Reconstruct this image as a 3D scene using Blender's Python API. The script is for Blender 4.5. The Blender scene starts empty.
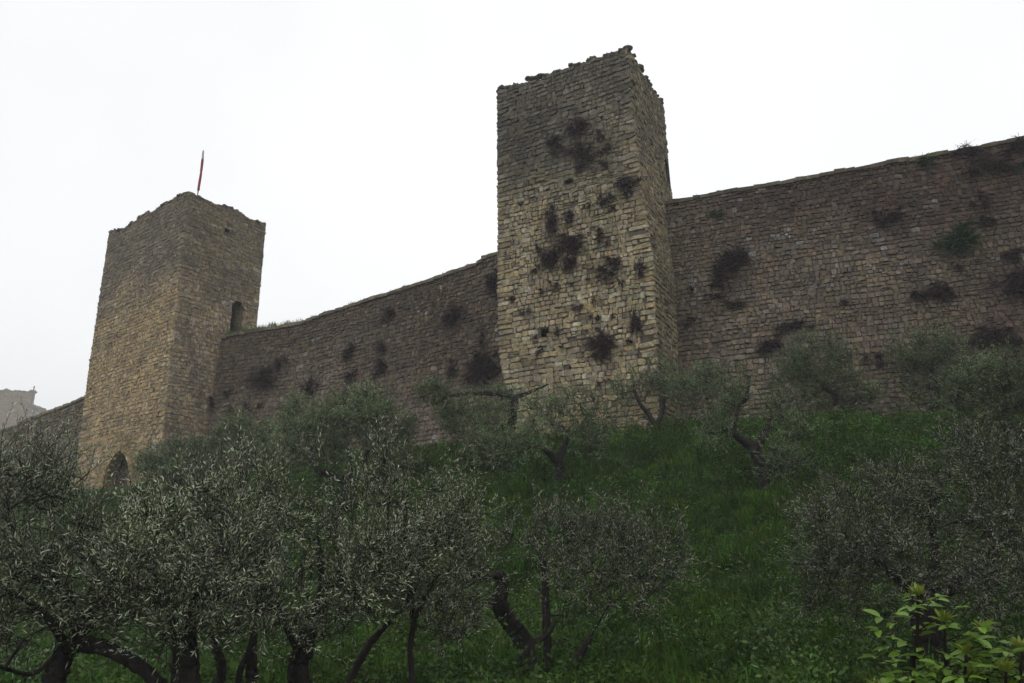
import bpy, math, random
import numpy as np
from mathutils import Matrix, Vector

random.seed(7)
rng = np.random.default_rng(7)
S = bpy.context.scene
COL = S.collection

# ------------------------------------------------------------------ camera
F_PX, PITCH, ROLL = 796.0, math.radians(17), math.radians(-0.5)
_fw = np.array([0, math.cos(PITCH), math.sin(PITCH)])
_up0 = np.array([0, -math.sin(PITCH), math.cos(PITCH)])
_rt0 = np.array([1.0, 0, 0])
_rt = _rt0 * math.cos(ROLL) + _up0 * math.sin(ROLL)
_up = -_rt0 * math.sin(ROLL) + _up0 * math.cos(ROLL)


def ray(x, y):
    return _fw * F_PX + _rt * (x - 512) - _up * (y - 341.5)


def at(x, y, d):
    """point seen at pixel (x, y) whose horizontal distance from the camera is d metres"""
    r = ray(x, y)
    return r * d / math.hypot(r[0], r[1])


def at_h(x, y, h):
    r = ray(x, y)
    return r * h / r[2]


cam = bpy.data.cameras.new("camera")
cam.lens = 36.0 * F_PX / 1024
cam.sensor_width = 36
cam.clip_start = 0.05
cam.clip_end = 3000
co = bpy.data.objects.new("camera", cam)
COL.objects.link(co)
M = Matrix.Identity(4)
for i in range(3):
    M[i][0], M[i][1], M[i][2] = _rt[i], _up[i], -_fw[i]
co.matrix_world = M
S.camera = co


# ------------------------------------------------------------------ noise
def _hash(ix, iy, iz, seed):
    h = (ix.astype(np.int64) * 374761393 + iy.astype(np.int64) * 668265263 + iz.astype(np.int64) * 2147483647 + seed * 974711) & 0xFFFFFFFF
    h = ((h ^ (h >> 13)) * 1274126177) & 0xFFFFFFFF
    h = (h ^ (h >> 16)) & 0xFFFFFFFF
    return h / 4294967295.0


def noise3(p, seed=0):
    p = np.asarray(p, float)
    i = np.floor(p)
    f = p - i
    f = f * f * (3 - 2 * f)
    r = 0
    for dx in (0, 1):
        for dy in (0, 1):
            for dz in (0, 1):
                w = (f[..., 0] if dx else 1 - f[..., 0]) * (f[..., 1] if dy else 1 - f[..., 1]) * (f[..., 2] if dz else 1 - f[..., 2])
                r = r + w * _hash(i[..., 0] + dx, i[..., 1] + dy, i[..., 2] + dz, seed)
    return r


def noise2(x, y, seed=0):
    x, y = np.broadcast_arrays(np.asarray(x, float), np.asarray(y, float))
    return noise3(np.stack([x, y, np.zeros_like(x) + 0.37], -1), seed)


def fbm2(x, y, seed=0, o=4):
    r, a, t = 0, 0.5, 0
    for k in range(o):
        r = r + a * noise2(np.asarray(x) * 2 ** k, np.asarray(y) * 2 ** k, seed + k)
        t += a
        a *= 0.5
    return r / t


# ------------------------------------------------------------------ mesh helpers
def link(name, me, parent=None):
    o = bpy.data.objects.new(name, me)
    COL.objects.link(o)
    if parent is not None:
        o.parent = parent
        o.matrix_parent_inverse = Matrix.Translation(-Vector(parent.location))
    return o


class MB:
    """collects vertices, faces, colours"""

    def __init__(s):
        s.V, s.F, s.C, s.n = [], [], [], 0

    def add(s, v, faces, col=(1, 1, 1), mat=0):
        v = np.asarray(v, np.float32).reshape(-1, 3)
        col = np.broadcast_to(np.asarray(col, np.float32), (len(v), 3))
        s.V.append(v)
        s.C.append(col)
        for f in (faces if isinstance(faces, list) else [faces]):
            f = np.asarray(f, np.int64)
            s.F.append((f + s.n, mat))
        s.n += len(v)

    def build(s, name, mats, parent=None, smooth=False):
        V = np.concatenate(s.V)
        C = np.concatenate(s.C)
        me = bpy.data.meshes.new(name)
        me.vertices.add(len(V))
        me.vertices.foreach_set("co", V.ravel())
        lv = np.concatenate([f.ravel() for f, _ in s.F])
        tot = np.concatenate([np.full(len(f), f.shape[1]) for f, _ in s.F])
        mi = np.concatenate([np.full(len(f), m) for f, m in s.F])
        st = np.concatenate([[0], np.cumsum(tot)[:-1]])
        me.loops.add(len(lv))
        me.loops.foreach_set("vertex_index", lv.astype(np.int32))
        me.polygons.add(len(tot))
        me.polygons.foreach_set("loop_start", st.astype(np.int32))
        me.polygons.foreach_set("loop_total", tot.astype(np.int32))
        me.polygons.foreach_set("material_index", mi.astype(np.int32))
        me.polygons.foreach_set("use_smooth", np.full(len(tot), bool(smooth)))
        for m in (mats if isinstance(mats, (list, tuple)) else [mats]):
            me.materials.append(m)
        a = me.attributes.new("tint", "FLOAT_COLOR", "POINT")
        a.data.foreach_set("color", np.concatenate([C, np.ones((len(C), 1), np.float32)], 1).ravel())
        me.update(calc_edges=True)
        return link(name, me, parent)


def tag(o, label=None, cat=None, group=None, kind=None):
    if label:
        o["label"] = label
    if cat:
        o["category"] = cat
    if group:
        o["group"] = group
    if kind:
        o["kind"] = kind
    return o


def empty(name, loc):
    o = bpy.data.objects.new(name, None)
    o.location = [float(c) for c in loc]
    o.empty_display_size = 0.3
    COL.objects.link(o)
    return o


def tube(mb, pts, rad, k=8, rough=0.0, col=(1, 1, 1), mat=0, seed=0):
    pts = np.asarray(pts, float)
    n = len(pts)
    rad = np.broadcast_to(np.asarray(rad, float), (n,))
    T = np.gradient(pts, axis=0)
    T /= np.linalg.norm(T, axis=1)[:, None] + 1e-9
    ref = np.array([0.31, 0.87, 0.38])
    a = np.cross(T, ref)
    a /= np.linalg.norm(a, axis=1)[:, None] + 1e-9
    b = np.cross(T, a)
    th = np.arange(k) * 2 * math.pi / k
    c, s = np.cos(th), np.sin(th)
    off = a[:, None] * c[None, :, None] + b[:, None] * s[None, :, None]
    r = rad[:, None] * np.ones((1, k))
    if rough:
        q = pts[:, None] * 2.2 + off * 1.6
        ln = np.concatenate([[0], np.cumsum(np.linalg.norm(np.diff(pts, axis=0), axis=1))])[:, None]
        r = r * (1 + rough * .5 * (2 * noise3(q * 1.3, seed) - 1) + rough * 0.5 * (2 * noise3(q * 6.1, seed + 3) - 1) + rough * .45 * np.sin(3 * th[None] + ln * 3.1 + seed) + rough * .3 * np.sin(5 * th[None] - ln * 2.3))
    V = pts[:, None] + off * r[..., None]
    i = np.arange(n - 1)[:, None] * k
    j = np.arange(k)[None]
    f = np.stack([i + j, i + (j + 1) % k, i + k + (j + 1) % k, i + k + j], -1).reshape(-1, 4)
    caps = np.array([list(range(k))[::-1], [(n - 1) * k + q for q in range(k)]])
    mb.add(V.reshape(-1, 3), [f, caps], col, mat)


def smooth_path(P, sub=4, jit=0.0, rs=None):
    P = np.asarray(P, float)
    out = []
    n = len(P)
    for i in range(n - 1):
        p0, p1, p2, p3 = P[max(i - 1, 0)], P[i], P[i + 1], P[min(i + 2, n - 1)]
        for t in np.linspace(0, 1, sub, endpoint=False):
            out.append(0.5 * ((2 * p1) + (-p0 + p2) * t + (2 * p0 - 5 * p1 + 4 * p2 - p3) * t * t + (-p0 + 3 * p1 - 3 * p2 + p3) * t ** 3))
    out.append(P[-1])
    out = np.array(out)
    if jit and rs is not None and len(out) > 2:
        out[1:-1, :3] += rs.normal(0, jit, (len(out) - 2, 3))
    return out


# ------------------------------------------------------------------ materials
def new_mat(name):
    m = bpy.data.materials.new(name)
    m.use_nodes = True
    nt = m.node_tree
    nt.nodes.clear()
    return m, nt, nt.nodes.new, nt.links.new


def mat_stone(name, rough=0.92, bump=0.6, scale=7.0, contrast=0.72):
    m, nt, N, L = new_mat(name)
    out = N("ShaderNodeOutputMaterial")
    b = N("ShaderNodeBsdfPrincipled")
    L(b.outputs[0], out.inputs[0])
    at_ = N("ShaderNodeAttribute")
    at_.attribute_name = "tint"
    tc = N("ShaderNodeTexCoord")
    n1 = N("ShaderNodeTexNoise")
    n1.inputs["Scale"].default_value = scale
    n1.inputs["Detail"].default_value = 8
    n1.inputs["Roughness"].default_value = 0.7
    L(tc.outputs["Object"], n1.inputs["Vector"])
    r1 = N("ShaderNodeMapRange")
    r1.inputs["From Min"].default_value = 0.3
    r1.inputs["From Max"].default_value = 0.7
    r1.inputs["To Min"].default_value = 1 - contrast
    r1.inputs["To Max"].default_value = 1 + contrast * 0.75
    L(n1.outputs["Fac"], r1.inputs["Value"])
    mul = N("ShaderNodeVectorMath")
    mul.operation = "SCALE"
    L(at_.outputs["Color"], mul.inputs[0])
    L(r1.outputs[0], mul.inputs["Scale"])
    # lichen / weather staining in soft blotches
    n2 = N("ShaderNodeTexNoise")
    n2.inputs["Scale"].default_value = 0.9
    n2.inputs["Detail"].default_value = 10
    n2.inputs["Roughness"].default_value = 0.74
    L(tc.outputs["Object"], n2.inputs["Vector"])
    r2 = N("ShaderNodeMapRange")
    r2.inputs["From Min"].default_value = 0.46
    r2.inputs["From Max"].default_value = 0.72
    r2.inputs["To Max"].default_value = 0.72
    L(n2.outputs["Fac"], r2.inputs["Value"])
    mx = N("ShaderNodeMix")
    mx.data_type = "RGBA"
    L(r2.outputs[0], mx.inputs["Factor"])
    L(mul.outputs[0], mx.inputs["A"])
    mx.inputs["B"].default_value = (0.05, 0.043, 0.042, 1)
    L(mx.outputs["Result"], b.inputs["Base Color"])
    b.inputs["Roughness"].default_value = rough
    b.inputs["Specular IOR Level"].default_value = 0.2
    bp = N("ShaderNodeBump")
    bp.inputs["Strength"].default_value = bump
    bp.inputs["Distance"].default_value = 0.03
    n3 = N("ShaderNodeTexNoise")
    n3.inputs["Scale"].default_value = 22
    n3.inputs["Detail"].default_value = 5
    L(tc.outputs["Object"], n3.inputs["Vector"])
    L(n3.outputs["Fac"], bp.inputs["Height"])
    L(bp.outputs[0], b.inputs["Normal"])
    return m


def mat_leaf(name, front, back, rough=0.45, trans=0.18, spec=0.4):
    m, nt, N, L = new_mat(name)
    out = N("ShaderNodeOutputMaterial")
    b = N("ShaderNodeBsdfPrincipled")
    at_ = N("ShaderNodeAttribute")
    at_.attribute_name = "tint"
    g = N("ShaderNodeNewGeometry")
    mx = N("ShaderNodeMix")
    mx.data_type = "RGBA"
    L(g.outputs["Backfacing"], mx.inputs["Factor"])
    mx.inputs["A"].default_value = (*front, 1)
    mx.inputs["B"].default_value = (*back, 1)
    mul = N("ShaderNodeVectorMath")
    mul.operation = "MULTIPLY"
    L(mx.outputs["Result"], mul.inputs[0])
    L(at_.outputs["Color"], mul.inputs[1])
    L(mul.outputs[0], b.inputs["Base Color"])
    b.inputs["Roughness"].default_value = rough
    b.inputs["Specular IOR Level"].default_value = spec
    t = N("ShaderNodeBsdfTranslucent")
    L(mul.outputs[0], t.inputs["Color"])
    ms = N("ShaderNodeMixShader")
    ms.inputs[0].default_value = trans
    L(b.outputs[0], ms.inputs[1])
    L(t.outputs[0], ms.inputs[2])
    L(ms.outputs[0], out.inputs[0])
    return m


def mat_bark(name, c1, c2, scale=14):
    m, nt, N, L = new_mat(name)
    out = N("ShaderNodeOutputMaterial")
    b = N("ShaderNodeBsdfPrincipled")
    L(b.outputs[0], out.inputs[0])
    tc = N("ShaderNodeTexCoord")
    n1 = N("ShaderNodeTexNoise")
    n1.inputs["Scale"].default_value = scale
    n1.inputs["Detail"].default_value = 8
    n1.inputs["Roughness"].default_value = 0.7
    mp = N("ShaderNodeMapping")
    mp.inputs["Scale"].default_value = (1, 1, 0.3)
    L(tc.outputs["Object"], mp.inputs[0])
    L(mp.outputs[0], n1.inputs["Vector"])
    rp = N("ShaderNodeValToRGB")
    rp.color_ramp.elements[0].position = 0.38
    rp.color_ramp.elements[1].position = 0.68
    rp.color_ramp.elements[0].color = (*c1, 1)
    rp.color_ramp.elements[1].color = (*c2, 1)
    L(n1.outputs["Fac"], rp.inputs[0])
    at_ = N("ShaderNodeAttribute")
    at_.attribute_name = "tint"
    mul = N("ShaderNodeVectorMath")
    mul.operation = "MULTIPLY"
    L(rp.outputs[0], mul.inputs[0])
    L(at_.outputs["Color"], mul.inputs[1])
    L(mul.outputs[0], b.inputs["Base Color"])
    b.inputs["Roughness"].default_value = 0.85
    b.inputs["Specular IOR Level"].default_value = 0.25
    bp = N("ShaderNodeBump")
    bp.inputs["Strength"].default_value = 0.9
    bp.inputs["Distance"].default_value = 0.03
    L(n1.outputs["Fac"], bp.inputs["Height"])
    L(bp.outputs[0], b.inputs["Normal"])
    return m


def mat_simple(name, col, rough=0.8, var=0.3, scale=6):
    m, nt, N, L = new_mat(name)
    out = N("ShaderNodeOutputMaterial")
    b = N("ShaderNodeBsdfPrincipled")
    L(b.outputs[0], out.inputs[0])
    tc = N("ShaderNodeTexCoord")
    n1 = N("ShaderNodeTexNoise")
    n1.inputs["Scale"].default_value = scale
    L(tc.outputs["Object"], n1.inputs["Vector"])
    r = N("ShaderNodeMapRange")
    r.inputs["To Min"].default_value = 1 - var
    r.inputs["To Max"].default_value = 1 + var
    L(n1.outputs["Fac"], r.inputs["Value"])
    v = N("ShaderNodeVectorMath")
    v.operation = "SCALE"
    v.inputs[0].default_value = col
    L(r.outputs[0], v.inputs["Scale"])
    L(v.outputs[0], b.inputs["Base Color"])
    b.inputs["Roughness"].default_value = rough
    b.inputs["Specular IOR Level"].default_value = 0.25
    return m


def mat_ground():
    m, nt, N, L = new_mat("hillside_soil")
    out = N("ShaderNodeOutputMaterial")
    b = N("ShaderNodeBsdfPrincipled")
    L(b.outputs[0], out.inputs[0])
    tc = N("ShaderNodeTexCoord")
    at_ = N("ShaderNodeAttribute")
    at_.attribute_name = "tint"
    n1 = N("ShaderNodeTexNoise")
    n1.inputs["Scale"].default_value = 5
    n1.inputs["Detail"].default_value = 9
    n1.inputs["Roughness"].default_value = 0.7
    L(tc.outputs["Object"], n1.inputs["Vector"])
    rp = N("ShaderNodeValToRGB")
    e = rp.color_ramp.elements
    e[0].position, e[0].color = 0.3, (0.45, 0.45, 0.45, 1)
    e[1].position, e[1].color = 0.7, (1.5, 1.5, 1.5, 1)
    L(n1.outputs["Fac"], rp.inputs[0])
    mul = N("ShaderNodeVectorMath")
    mul.operation = "MULTIPLY"
    L(rp.outputs[0], mul.inputs[0])
    L(at_.outputs["Color"], mul.inputs[1])
    L(mul.outputs[0], b.inputs["Base Color"])
    b.inputs["Roughness"].default_value = 0.95
    b.inputs["Specular IOR Level"].default_value = 0.1
    bp = N("ShaderNodeBump")
    bp.inputs["Strength"].default_value = 0.8
    bp.inputs["Distance"].default_value = 0.08
    L(n1.outputs["Fac"], bp.inputs["Height"])
    L(bp.outputs[0], b.inputs["Normal"])
    return m


STONE = mat_stone("weathered_limestone")
BARK = mat_bark("olive_bark", (0.007, 0.0055, 0.0055), (0.032, 0.025, 0.023))
BARK_PALE = mat_bark("lichened_bark", (0.035, 0.03, 0.02), (0.11, 0.10, 0.065))
LEAF = mat_leaf("olive_leaf", (0.074, 0.090, 0.046), (0.20, 0.22, 0.15), rough=.45)
LEAF_FAR = mat_leaf("olive_leaf_green", (0.088, 0.130, 0.050), (0.165, 0.215, 0.105))
GRASS = mat_leaf("grass_blade", (0.040, 0.096, 0.006), (0.048, 0.108, 0.009), rough=0.6, trans=0.25, spec=0.15)
HERB = mat_leaf("herb_leaf", (0.040, 0.088, 0.012), (0.060, 0.11, 0.026), rough=0.6, trans=0.2, spec=0.15)
ELDER = mat_leaf("young_leaf", (0.15, 0.265, 0.03), (0.19, 0.30, 0.065), rough=0.42, trans=0.35)
TWIG = mat_simple("dry_twig", (0.030, 0.0155, 0.019), 0.95)
SHRUB_GREEN = mat_simple("shrub_green", (0.022, 0.042, 0.014), 0.8)
RED = mat_simple("red_cloth", (0.26, 0.045, 0.06), 0.8, 0.2)
WHITE = mat_simple("white_cloth", (0.45, 0.42, 0.42), 0.8, 0.2)
POLE = mat_simple("grey_pole", (0.12, 0.12, 0.12), 0.5)

# ------------------------------------------------------------------ key lines of the fortress
# central tower, corner points at the parapet (z = 20)
cA, cB, cC = at_h(497, 90, 20)[:2], at_h(627, 46, 20)[:2], at_h(663, 103, 20)[:2]
cD = cA + cC - cB
# left tower
lA, lB, lC = at_h(109, 233, 20)[:2], at_h(190, 190, 20)[:2], at_h(266, 222, 20)[:2]
lD = lA + lC - lB
# front top lines of the curtain walls (x, y, z)
wR0, wR1 = at_h(673, 200, 14.6), at_h(1024, 137, 14.6)
_d = (wR1 - wR0) / np.linalg.norm((wR1 - wR0)[:2])
RIGHT_TOP = [wR0 - _d * 1.2, wR0, wR1, wR1 + _d * 26]
LEFT_TOP = [at_h(222, 336, 12.62) + np.array([-1.6, 1.0, 0]), at_h(222, 336, 12.62), at_h(300, 322, 12.8), at_h(400, 289, 13.0), at_h(478.5, 262.5, 13.15), at_h(480.5, 257.5, 13.3), at_h(500, 250.5, 13.35)]
_e = LEFT_TOP[-1] - LEFT_TOP[-2]
LEFT_TOP.append(LEFT_TOP[-1] + _e / np.linalg.norm(_e) * 1.6)
FAR_TOP = [at_h(5, 429, 11.0), at_h(12, 426, 11.0), at_h(60, 407, 11.0), at_h(83, 397, 11.0)]
_e = FAR_TOP[0] - FAR_TOP[1]
FAR_TOP.insert(0, FAR_TOP[0] + _e / np.linalg.norm(_e[:2]) * 14)
_e = FAR_TOP[-1] - FAR_TOP[-2]
FAR_TOP.append(FAR_TOP[-1] + _e / np.linalg.norm(_e[:2]) * 3.4)

# ------------------------------------------------------------------ terrain
BASE = np.array([(60, 6.0), (40, 14.6), (17.4, 23.6), (6.2, 28.0), (-0.2, 30.4), (-5.2, 33.4), (-11, 37.8), (-15.5, 39.4), (-24.5, 44.6), (-36, 55.5), (-60, 80), (-140, 150)])
PS = np.array([-60, -12, -4, 0, 2.6, 5, 8, 12, 15, 19, 26, 60, 400])
PZ = np.array([12, 8.0, 6.0, 5.05, 4.7, 3.75, 2.15, -0.25, -1.15, -1.5, -1.62, -2.4, -6])


def wall_dist(x, y):
    x, y = np.asarray(x, float), np.asarray(y, float)
    best = np.full(x.shape, 1e9)
    sg = np.ones(x.shape)
    for (ax, ay), (bx, by) in zip(BASE[:-1], BASE[1:]):
        dx, dy = bx - ax, by - ay
        t = np.clip(((x - ax) * dx + (y - ay) * dy) / (dx * dx + dy * dy), 0, 1)
        ex, ey = x - (ax + t * dx), y - (ay + t * dy)
        d = np.hypot(ex, ey)
        s = np.sign(dx * ey - dy * ex)
        up = d < best - 1e-6
        best = np.where(up, d, best)
        sg = np.where(up, s, sg)
    return best * np.where(sg == 0, 1, sg)


def ground(x, y):
    s = wall_dist(x, y)
    z = np.interp(s, PS, PZ)
    x, y = np.asarray(x, float), np.asarray(y, float)
    z = z - .35 * np.clip((x - 6) / 4, 0, 1) * np.clip(1 - np.abs(s - 1) / 7, 0, 1)
    amp = np.clip((s - 1.0) / 4.0, 0, 1)
    z = z + amp * (0.9 * (fbm2(x * 0.22, y * 0.22, 11) - 0.5) + 0.8 * (fbm2(x * 0.9, y * 0.9, 12) - 0.5))
    z = z + 22 * np.exp(-(((x + 130) / 70) ** 2 + ((y - 240) / 70) ** 2)) * np.clip(-s / 8, 0, 1)
    # small eroded terrace under the central tower
    ter = np.exp(-((s - 5.6) / 0.5) ** 2) * np.clip(noise2(x * 0.35, y * 0.35, 5) * 2 - 0.7, 0, 1)
    z = z - 0.35 * ter
    return z


if wall_dist(np.array([0.0]), np.array([0.0]))[0] < 0:
    _wd = wall_dist
    wall_dist = lambda x, y: -_wd(x, y)


def ground_hit(x, y):
    r = ray(x, y)
    r = r / math.hypot(r[0], r[1])
    D = np.linspace(4, 60, 1200)
    P = r[None] * D[:, None]
    g = ground(P[:, 0], P[:, 1])
    k = np.argmax((P[:, 2] < g) | (wall_dist(P[:, 0], P[:, 1]) < 1.3))
    return np.array([P[k, 0], P[k, 1], g[k]])


def seg(a, b, n):
    return np.linspace(a, b, n, endpoint=False)


gx = np.concatenate([-seg(32, 480, 22)[::-1] - 1, seg(-32, 34, 220), seg(34, 480, 24)])
gy = np.concatenate([seg(-480, -4, 24), seg(-4, 52, 190), seg(52, 480, 30)])
gx = np.unique(np.clip(gx, -480, 480))
GX, GY = np.meshgrid(gx, gy, indexing="ij")
GZ = ground(GX, GY)
s_ = wall_dist(GX, GY)
# colours: green turf, brown bare soil close to the wall foot and on the terrace lips
soil = np.clip((fbm2(GX * 0.5, GY * 0.5, 21) - 0.5) * 5, 0, 1) * 0.35
soil = np.maximum(soil, np.clip(1 - np.abs(s_ - 0.9) / 1.3, 0, 1) * 0.8)
soil = np.maximum(soil, .8 * np.exp(-((s_ - 5.6) / 0.4) ** 2) * np.clip(noise2(GX * 0.35, GY * 0.35, 5) * 2 - 0.6, 0, 1))
turf_c = np.array([0.020, 0.046, 0.010])
soil_c = np.array([0.060, 0.043, 0.030])
gcol = turf_c + (soil_c - turf_c) * soil[..., None]
mb = MB()
nx, ny = GX.shape
idx = np.arange(nx * ny).reshape(nx, ny)
q = np.stack([idx[:-1, :-1], idx[1:, :-1], idx[1:, 1:], idx[:-1, 1:]], -1).reshape(-1, 4)
mb.add(np.stack([GX, GY, GZ], -1).reshape(-1, 3), q, gcol.reshape(-1, 3))
tag(mb.build("hillside", mat_ground(), smooth=True), "grassy slope rising to the foot of the fortress wall", "ground", kind="structure")

# ------------------------------------------------------------------ masonry
TAN, GREY, OCHRE, PALE, DARK, ROSE = [np.array(c) for c in ((.29, .240, .145), (.245, .215, .158), (.315, .242, .125), (.385, .35, .265), (.138, .115, .092), (.235, .183, .138))]
MORTAR = np.array([0.115, 0.094, 0.072])
PAL = np.stack([TAN, GREY, OCHRE, PALE, DARK, ROSE])


def pick(n, w, rs):
    w = np.asarray(w, float)
    if w.ndim == 1:
        w = np.tile(w, (n, 1))
    w = w / w.sum(1, keepdims=True)
    k = (np.cumsum(w, 1) < rs.random((n, 1))).sum(1).clip(0, 5)
    base_ = (w @ PAL)[..., :]
    return (PAL[k] * .62 + base_ * .38) * (1 + rs.normal(0, 0.12, (n, 1))).clip(0.5, 1.6) * (1 + rs.normal(0, 0.02, (n, 3)))


def stones(mb, P, nrm, u0, u1, v0, v1, top, colour, rs, hmin=0.15, hmax=0.27, wmin=0.16, wmax=0.48, hole=None, proud=0.05, bottom=None, quoin=0, cuts=()):
    """lay irregular coursed stones over patch P(u, v); each stone is a rounded irregular block"""
    U0, U1, V0, V1 = [], [], [], []
    v = v0
    while v < v1:
        h = rs.uniform(hmin, hmax)
        n = int((u1 - u0) / wmin) + 6
        w = rs.uniform(wmin, wmax, n) * (0.75 + 0.5 * rs.random())
        w = w * (.60 + .72 * noise2(np.cumsum(w) * .45, v * .5, 301))
        big = rs.random(n) < 0.06
        w[big] *= 1.5
        e = u0 + np.concatenate([[0], np.cumsum(w)]) - rs.random() * 0.2
        a, b = e[:-1], e[1:]
        a = np.maximum(a, u0)
        b = np.minimum(b, u1)
        ok = (b - a) > 0.07
        a, b = a[ok], b[ok]
        # some stones are split into two thin ones
        sp = rs.random(len(a)) < .03 + .5 * np.clip((noise2((a + b) * .25, v * .6, 302) - .55) * 4, 0, 1)
        if quoin:
            ql, qr = (rs.uniform(.28, .40), rs.uniform(.5, .68)) if rs.random() < .5 else (rs.uniform(.5, .68), rs.uniform(.28, .40))
            ok = (a > u0 + ql * .75) & (b < u1 - qr * .75)
            a, b, sp = a[ok], b[ok], sp[ok]
            if len(a) and quoin & 1:
                a[0] = max(u0 + ql, a[0] - .3) if a[0] - u0 - ql < .3 else a[0]
                a, b, sp = np.append(a, u0), np.append(b, u0 + ql), np.append(sp, False)
            if len(a) and quoin & 2:
                a, b, sp = np.append(a, u1 - qr), np.append(b, u1), np.append(sp, False)
            a, b = np.where(a < u0 + ql, np.where(a > u0, u0 + ql, a), a), np.where((b > u1 - qr) & (b < u1), u1 - qr, b)
            ok = (b - a) > .07
            a, b, sp = a[ok], b[ok], sp[ok]
        for aa, bb, s in zip(a, b, sp):
            if s and h > 0.16:
                m = v + h * rs.uniform(0.4, 0.6)
                U0 += [aa, aa]; U1 += [bb, bb]; V0 += [v, m]; V1 += [m, v + h]
            else:
                U0.append(aa); U1.append(bb); V0.append(v); V1.append(v + h)
        v += h
    U0, U1, V0, V1 = map(np.array, (U0, U1, V0, V1))
    uc = (U0 + U1) / 2
    vc = (V0 + V1) / 2
    for (ca, cb, za, zb) in cuts:
        m_ = (vc > za) & (vc < zb) & (U1 > ca) & (U0 < cb)
        left = m_ & (uc < (ca + cb) / 2)
        U1 = np.where(left, np.minimum(U1, ca), U1)
        U0 = np.where(m_ & ~left, np.maximum(U0, cb), U0)
    uc = (U0 + U1) / 2
    keep = (V1 < top(uc) + 0.06) & (U1 - U0 > .05)
    if bottom is not None:
        keep &= V1 > bottom(uc) - 0.3
    if hole is not None:
        keep &= ~hole(uc, vc)
    U0, U1, V0, V1, uc, vc = [a[keep] for a in (U0, U1, V0, V1, uc, vc)]
    # a few stones have weathered out altogether
    lost = rs.random(len(uc)) < .012
    U0, U1, V0, V1, uc, vc = [a[~lost] for a in (U0, U1, V0, V1, uc, vc)]
    n = len(uc)
    col = colour(uc, vc, n)
    V0 = V0 + rs.normal(0, .013, n)
    V1 = V1 + rs.normal(0, .013, n)
    vc = (V0 + V1) / 2
    w, h = U1 - U0, V1 - V0
    gap = rs.uniform(0.002, 0.020, n)
    hw = (w / 2 - gap)[:, None]
    hh = (h / 2 - gap * 0.8)[:, None]
    # 8-point outline, cut corners, jittered
    cx = rs.uniform(0.50, 0.95, (n, 4))
    cy = rs.uniform(0.45, 0.92, (n, 4))
    ox = np.stack([cx[:, 0], np.ones(n), np.ones(n), cx[:, 1], -cx[:, 2], -np.ones(n), -np.ones(n), -cx[:, 3]], 1)
    oy = np.stack([-np.ones(n), -cy[:, 0], cy[:, 1], np.ones(n), np.ones(n), cy[:, 2], -cy[:, 3], -np.ones(n)], 1)
    ox = ox + rs.normal(0, 0.07, ox.shape)
    oy = oy + rs.normal(0, 0.09, oy.shape)
    rot = rs.normal(0, 0.06, (n, 1))
    X = ox * hw
    Y = oy * hh
    X, Y = X - rot * Y, Y + rot * X
    pr = (proud * rs.uniform(0.2, 1.0, n))[:, None]
    tx, ty = rs.normal(0, 0.10, (n, 1)), rs.normal(0, 0.12, (n, 1))
    rings = []
    wob = 0.10 * (2 * fbm2(uc * 0.45, vc * 0.4, 77, 3) - 1)
    for sc, dz in ((1.0, None), (1.0, 0.35), (0.80, 1.0)):
        xx, yy = X * sc, Y * sc
        if dz is None:
            d = np.full(xx.shape, -0.09)
        else:
            d = pr * dz + (tx * xx + ty * yy) * dz + rs.normal(0, 0.004, xx.shape)
        rings.append((uc[:, None] + xx, vc[:, None] + yy + wob[:, None], d))
    u = np.concatenate([r[0] for r in rings], 1)
    vv = np.concatenate([r[1] for r in rings], 1)
    dd = np.concatenate([r[2] for r in rings], 1)
    W = P(u, vv) + nrm(u, vv) * dd[..., None]
    b = np.arange(n)[:, None] * 24
    j = np.arange(8)[None]
    fs = []
    for r in (0, 8):
        fs.append(np.stack([b + r + j, b + r + (j + 1) % 8, b + r + 8 + (j + 1) % 8, b + r + 8 + j], -1).reshape(-1, 4))
    fs = np.concatenate(fs)
    caps = b + 16 + j
    mb.add(W.reshape(-1, 3), [fs, caps], np.repeat(col, 24, 0))
    return uc, vc


def rocks(mb, pts, size, col, rs):
    """angular loose stones (jittered 12-sided lumps)"""
    t = (1 + 5 ** 0.5) / 2
    ico = np.array([(-1, t, 0), (1, t, 0), (-1, -t, 0), (1, -t, 0), (0, -1, t), (0, 1, t), (0, -1, -t), (0, 1, -t), (t, 0, -1), (t, 0, 1), (-t, 0, -1), (-t, 0, 1)], float)
    ico /= np.linalg.norm(ico[0])
    fc = np.array([(0, 11, 5), (0, 5, 1), (0, 1, 7), (0, 7, 10), (0, 10, 11), (1, 5, 9), (5, 11, 4), (11, 10, 2), (10, 7, 6), (7, 1, 8), (3, 9, 4), (3, 4, 2), (3, 2, 6), (3, 6, 8), (3, 8, 9), (4, 9, 5), (2, 4, 11), (6, 2, 10), (8, 6, 7), (9, 8, 1)])
    n = len(pts)
    a = rs.random(n) * 6.28
    sc = np.stack([rs.uniform(.8, 1.5, n), rs.uniform(.7, 1.1, n), rs.uniform(.5, .95, n)], 1) * np.asarray(size)[:, None] * 0.5
    v = ico[None] * (1 + rs.normal(0, 0.13, (n, 12, 1))) * sc[:, None]
    c, s = np.cos(a)[:, None], np.sin(a)[:, None]
    v = np.stack([v[..., 0] * c - v[..., 1] * s, v[..., 0] * s + v[..., 1] * c, v[..., 2]], -1) + np.asarray(pts)[:, None]
    f = (np.arange(n)[:, None, None] * 12 + fc[None]).reshape(-1, 3)
    mb.add(v.reshape(-1, 3), f, np.repeat(col, 12, 0))


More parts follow.
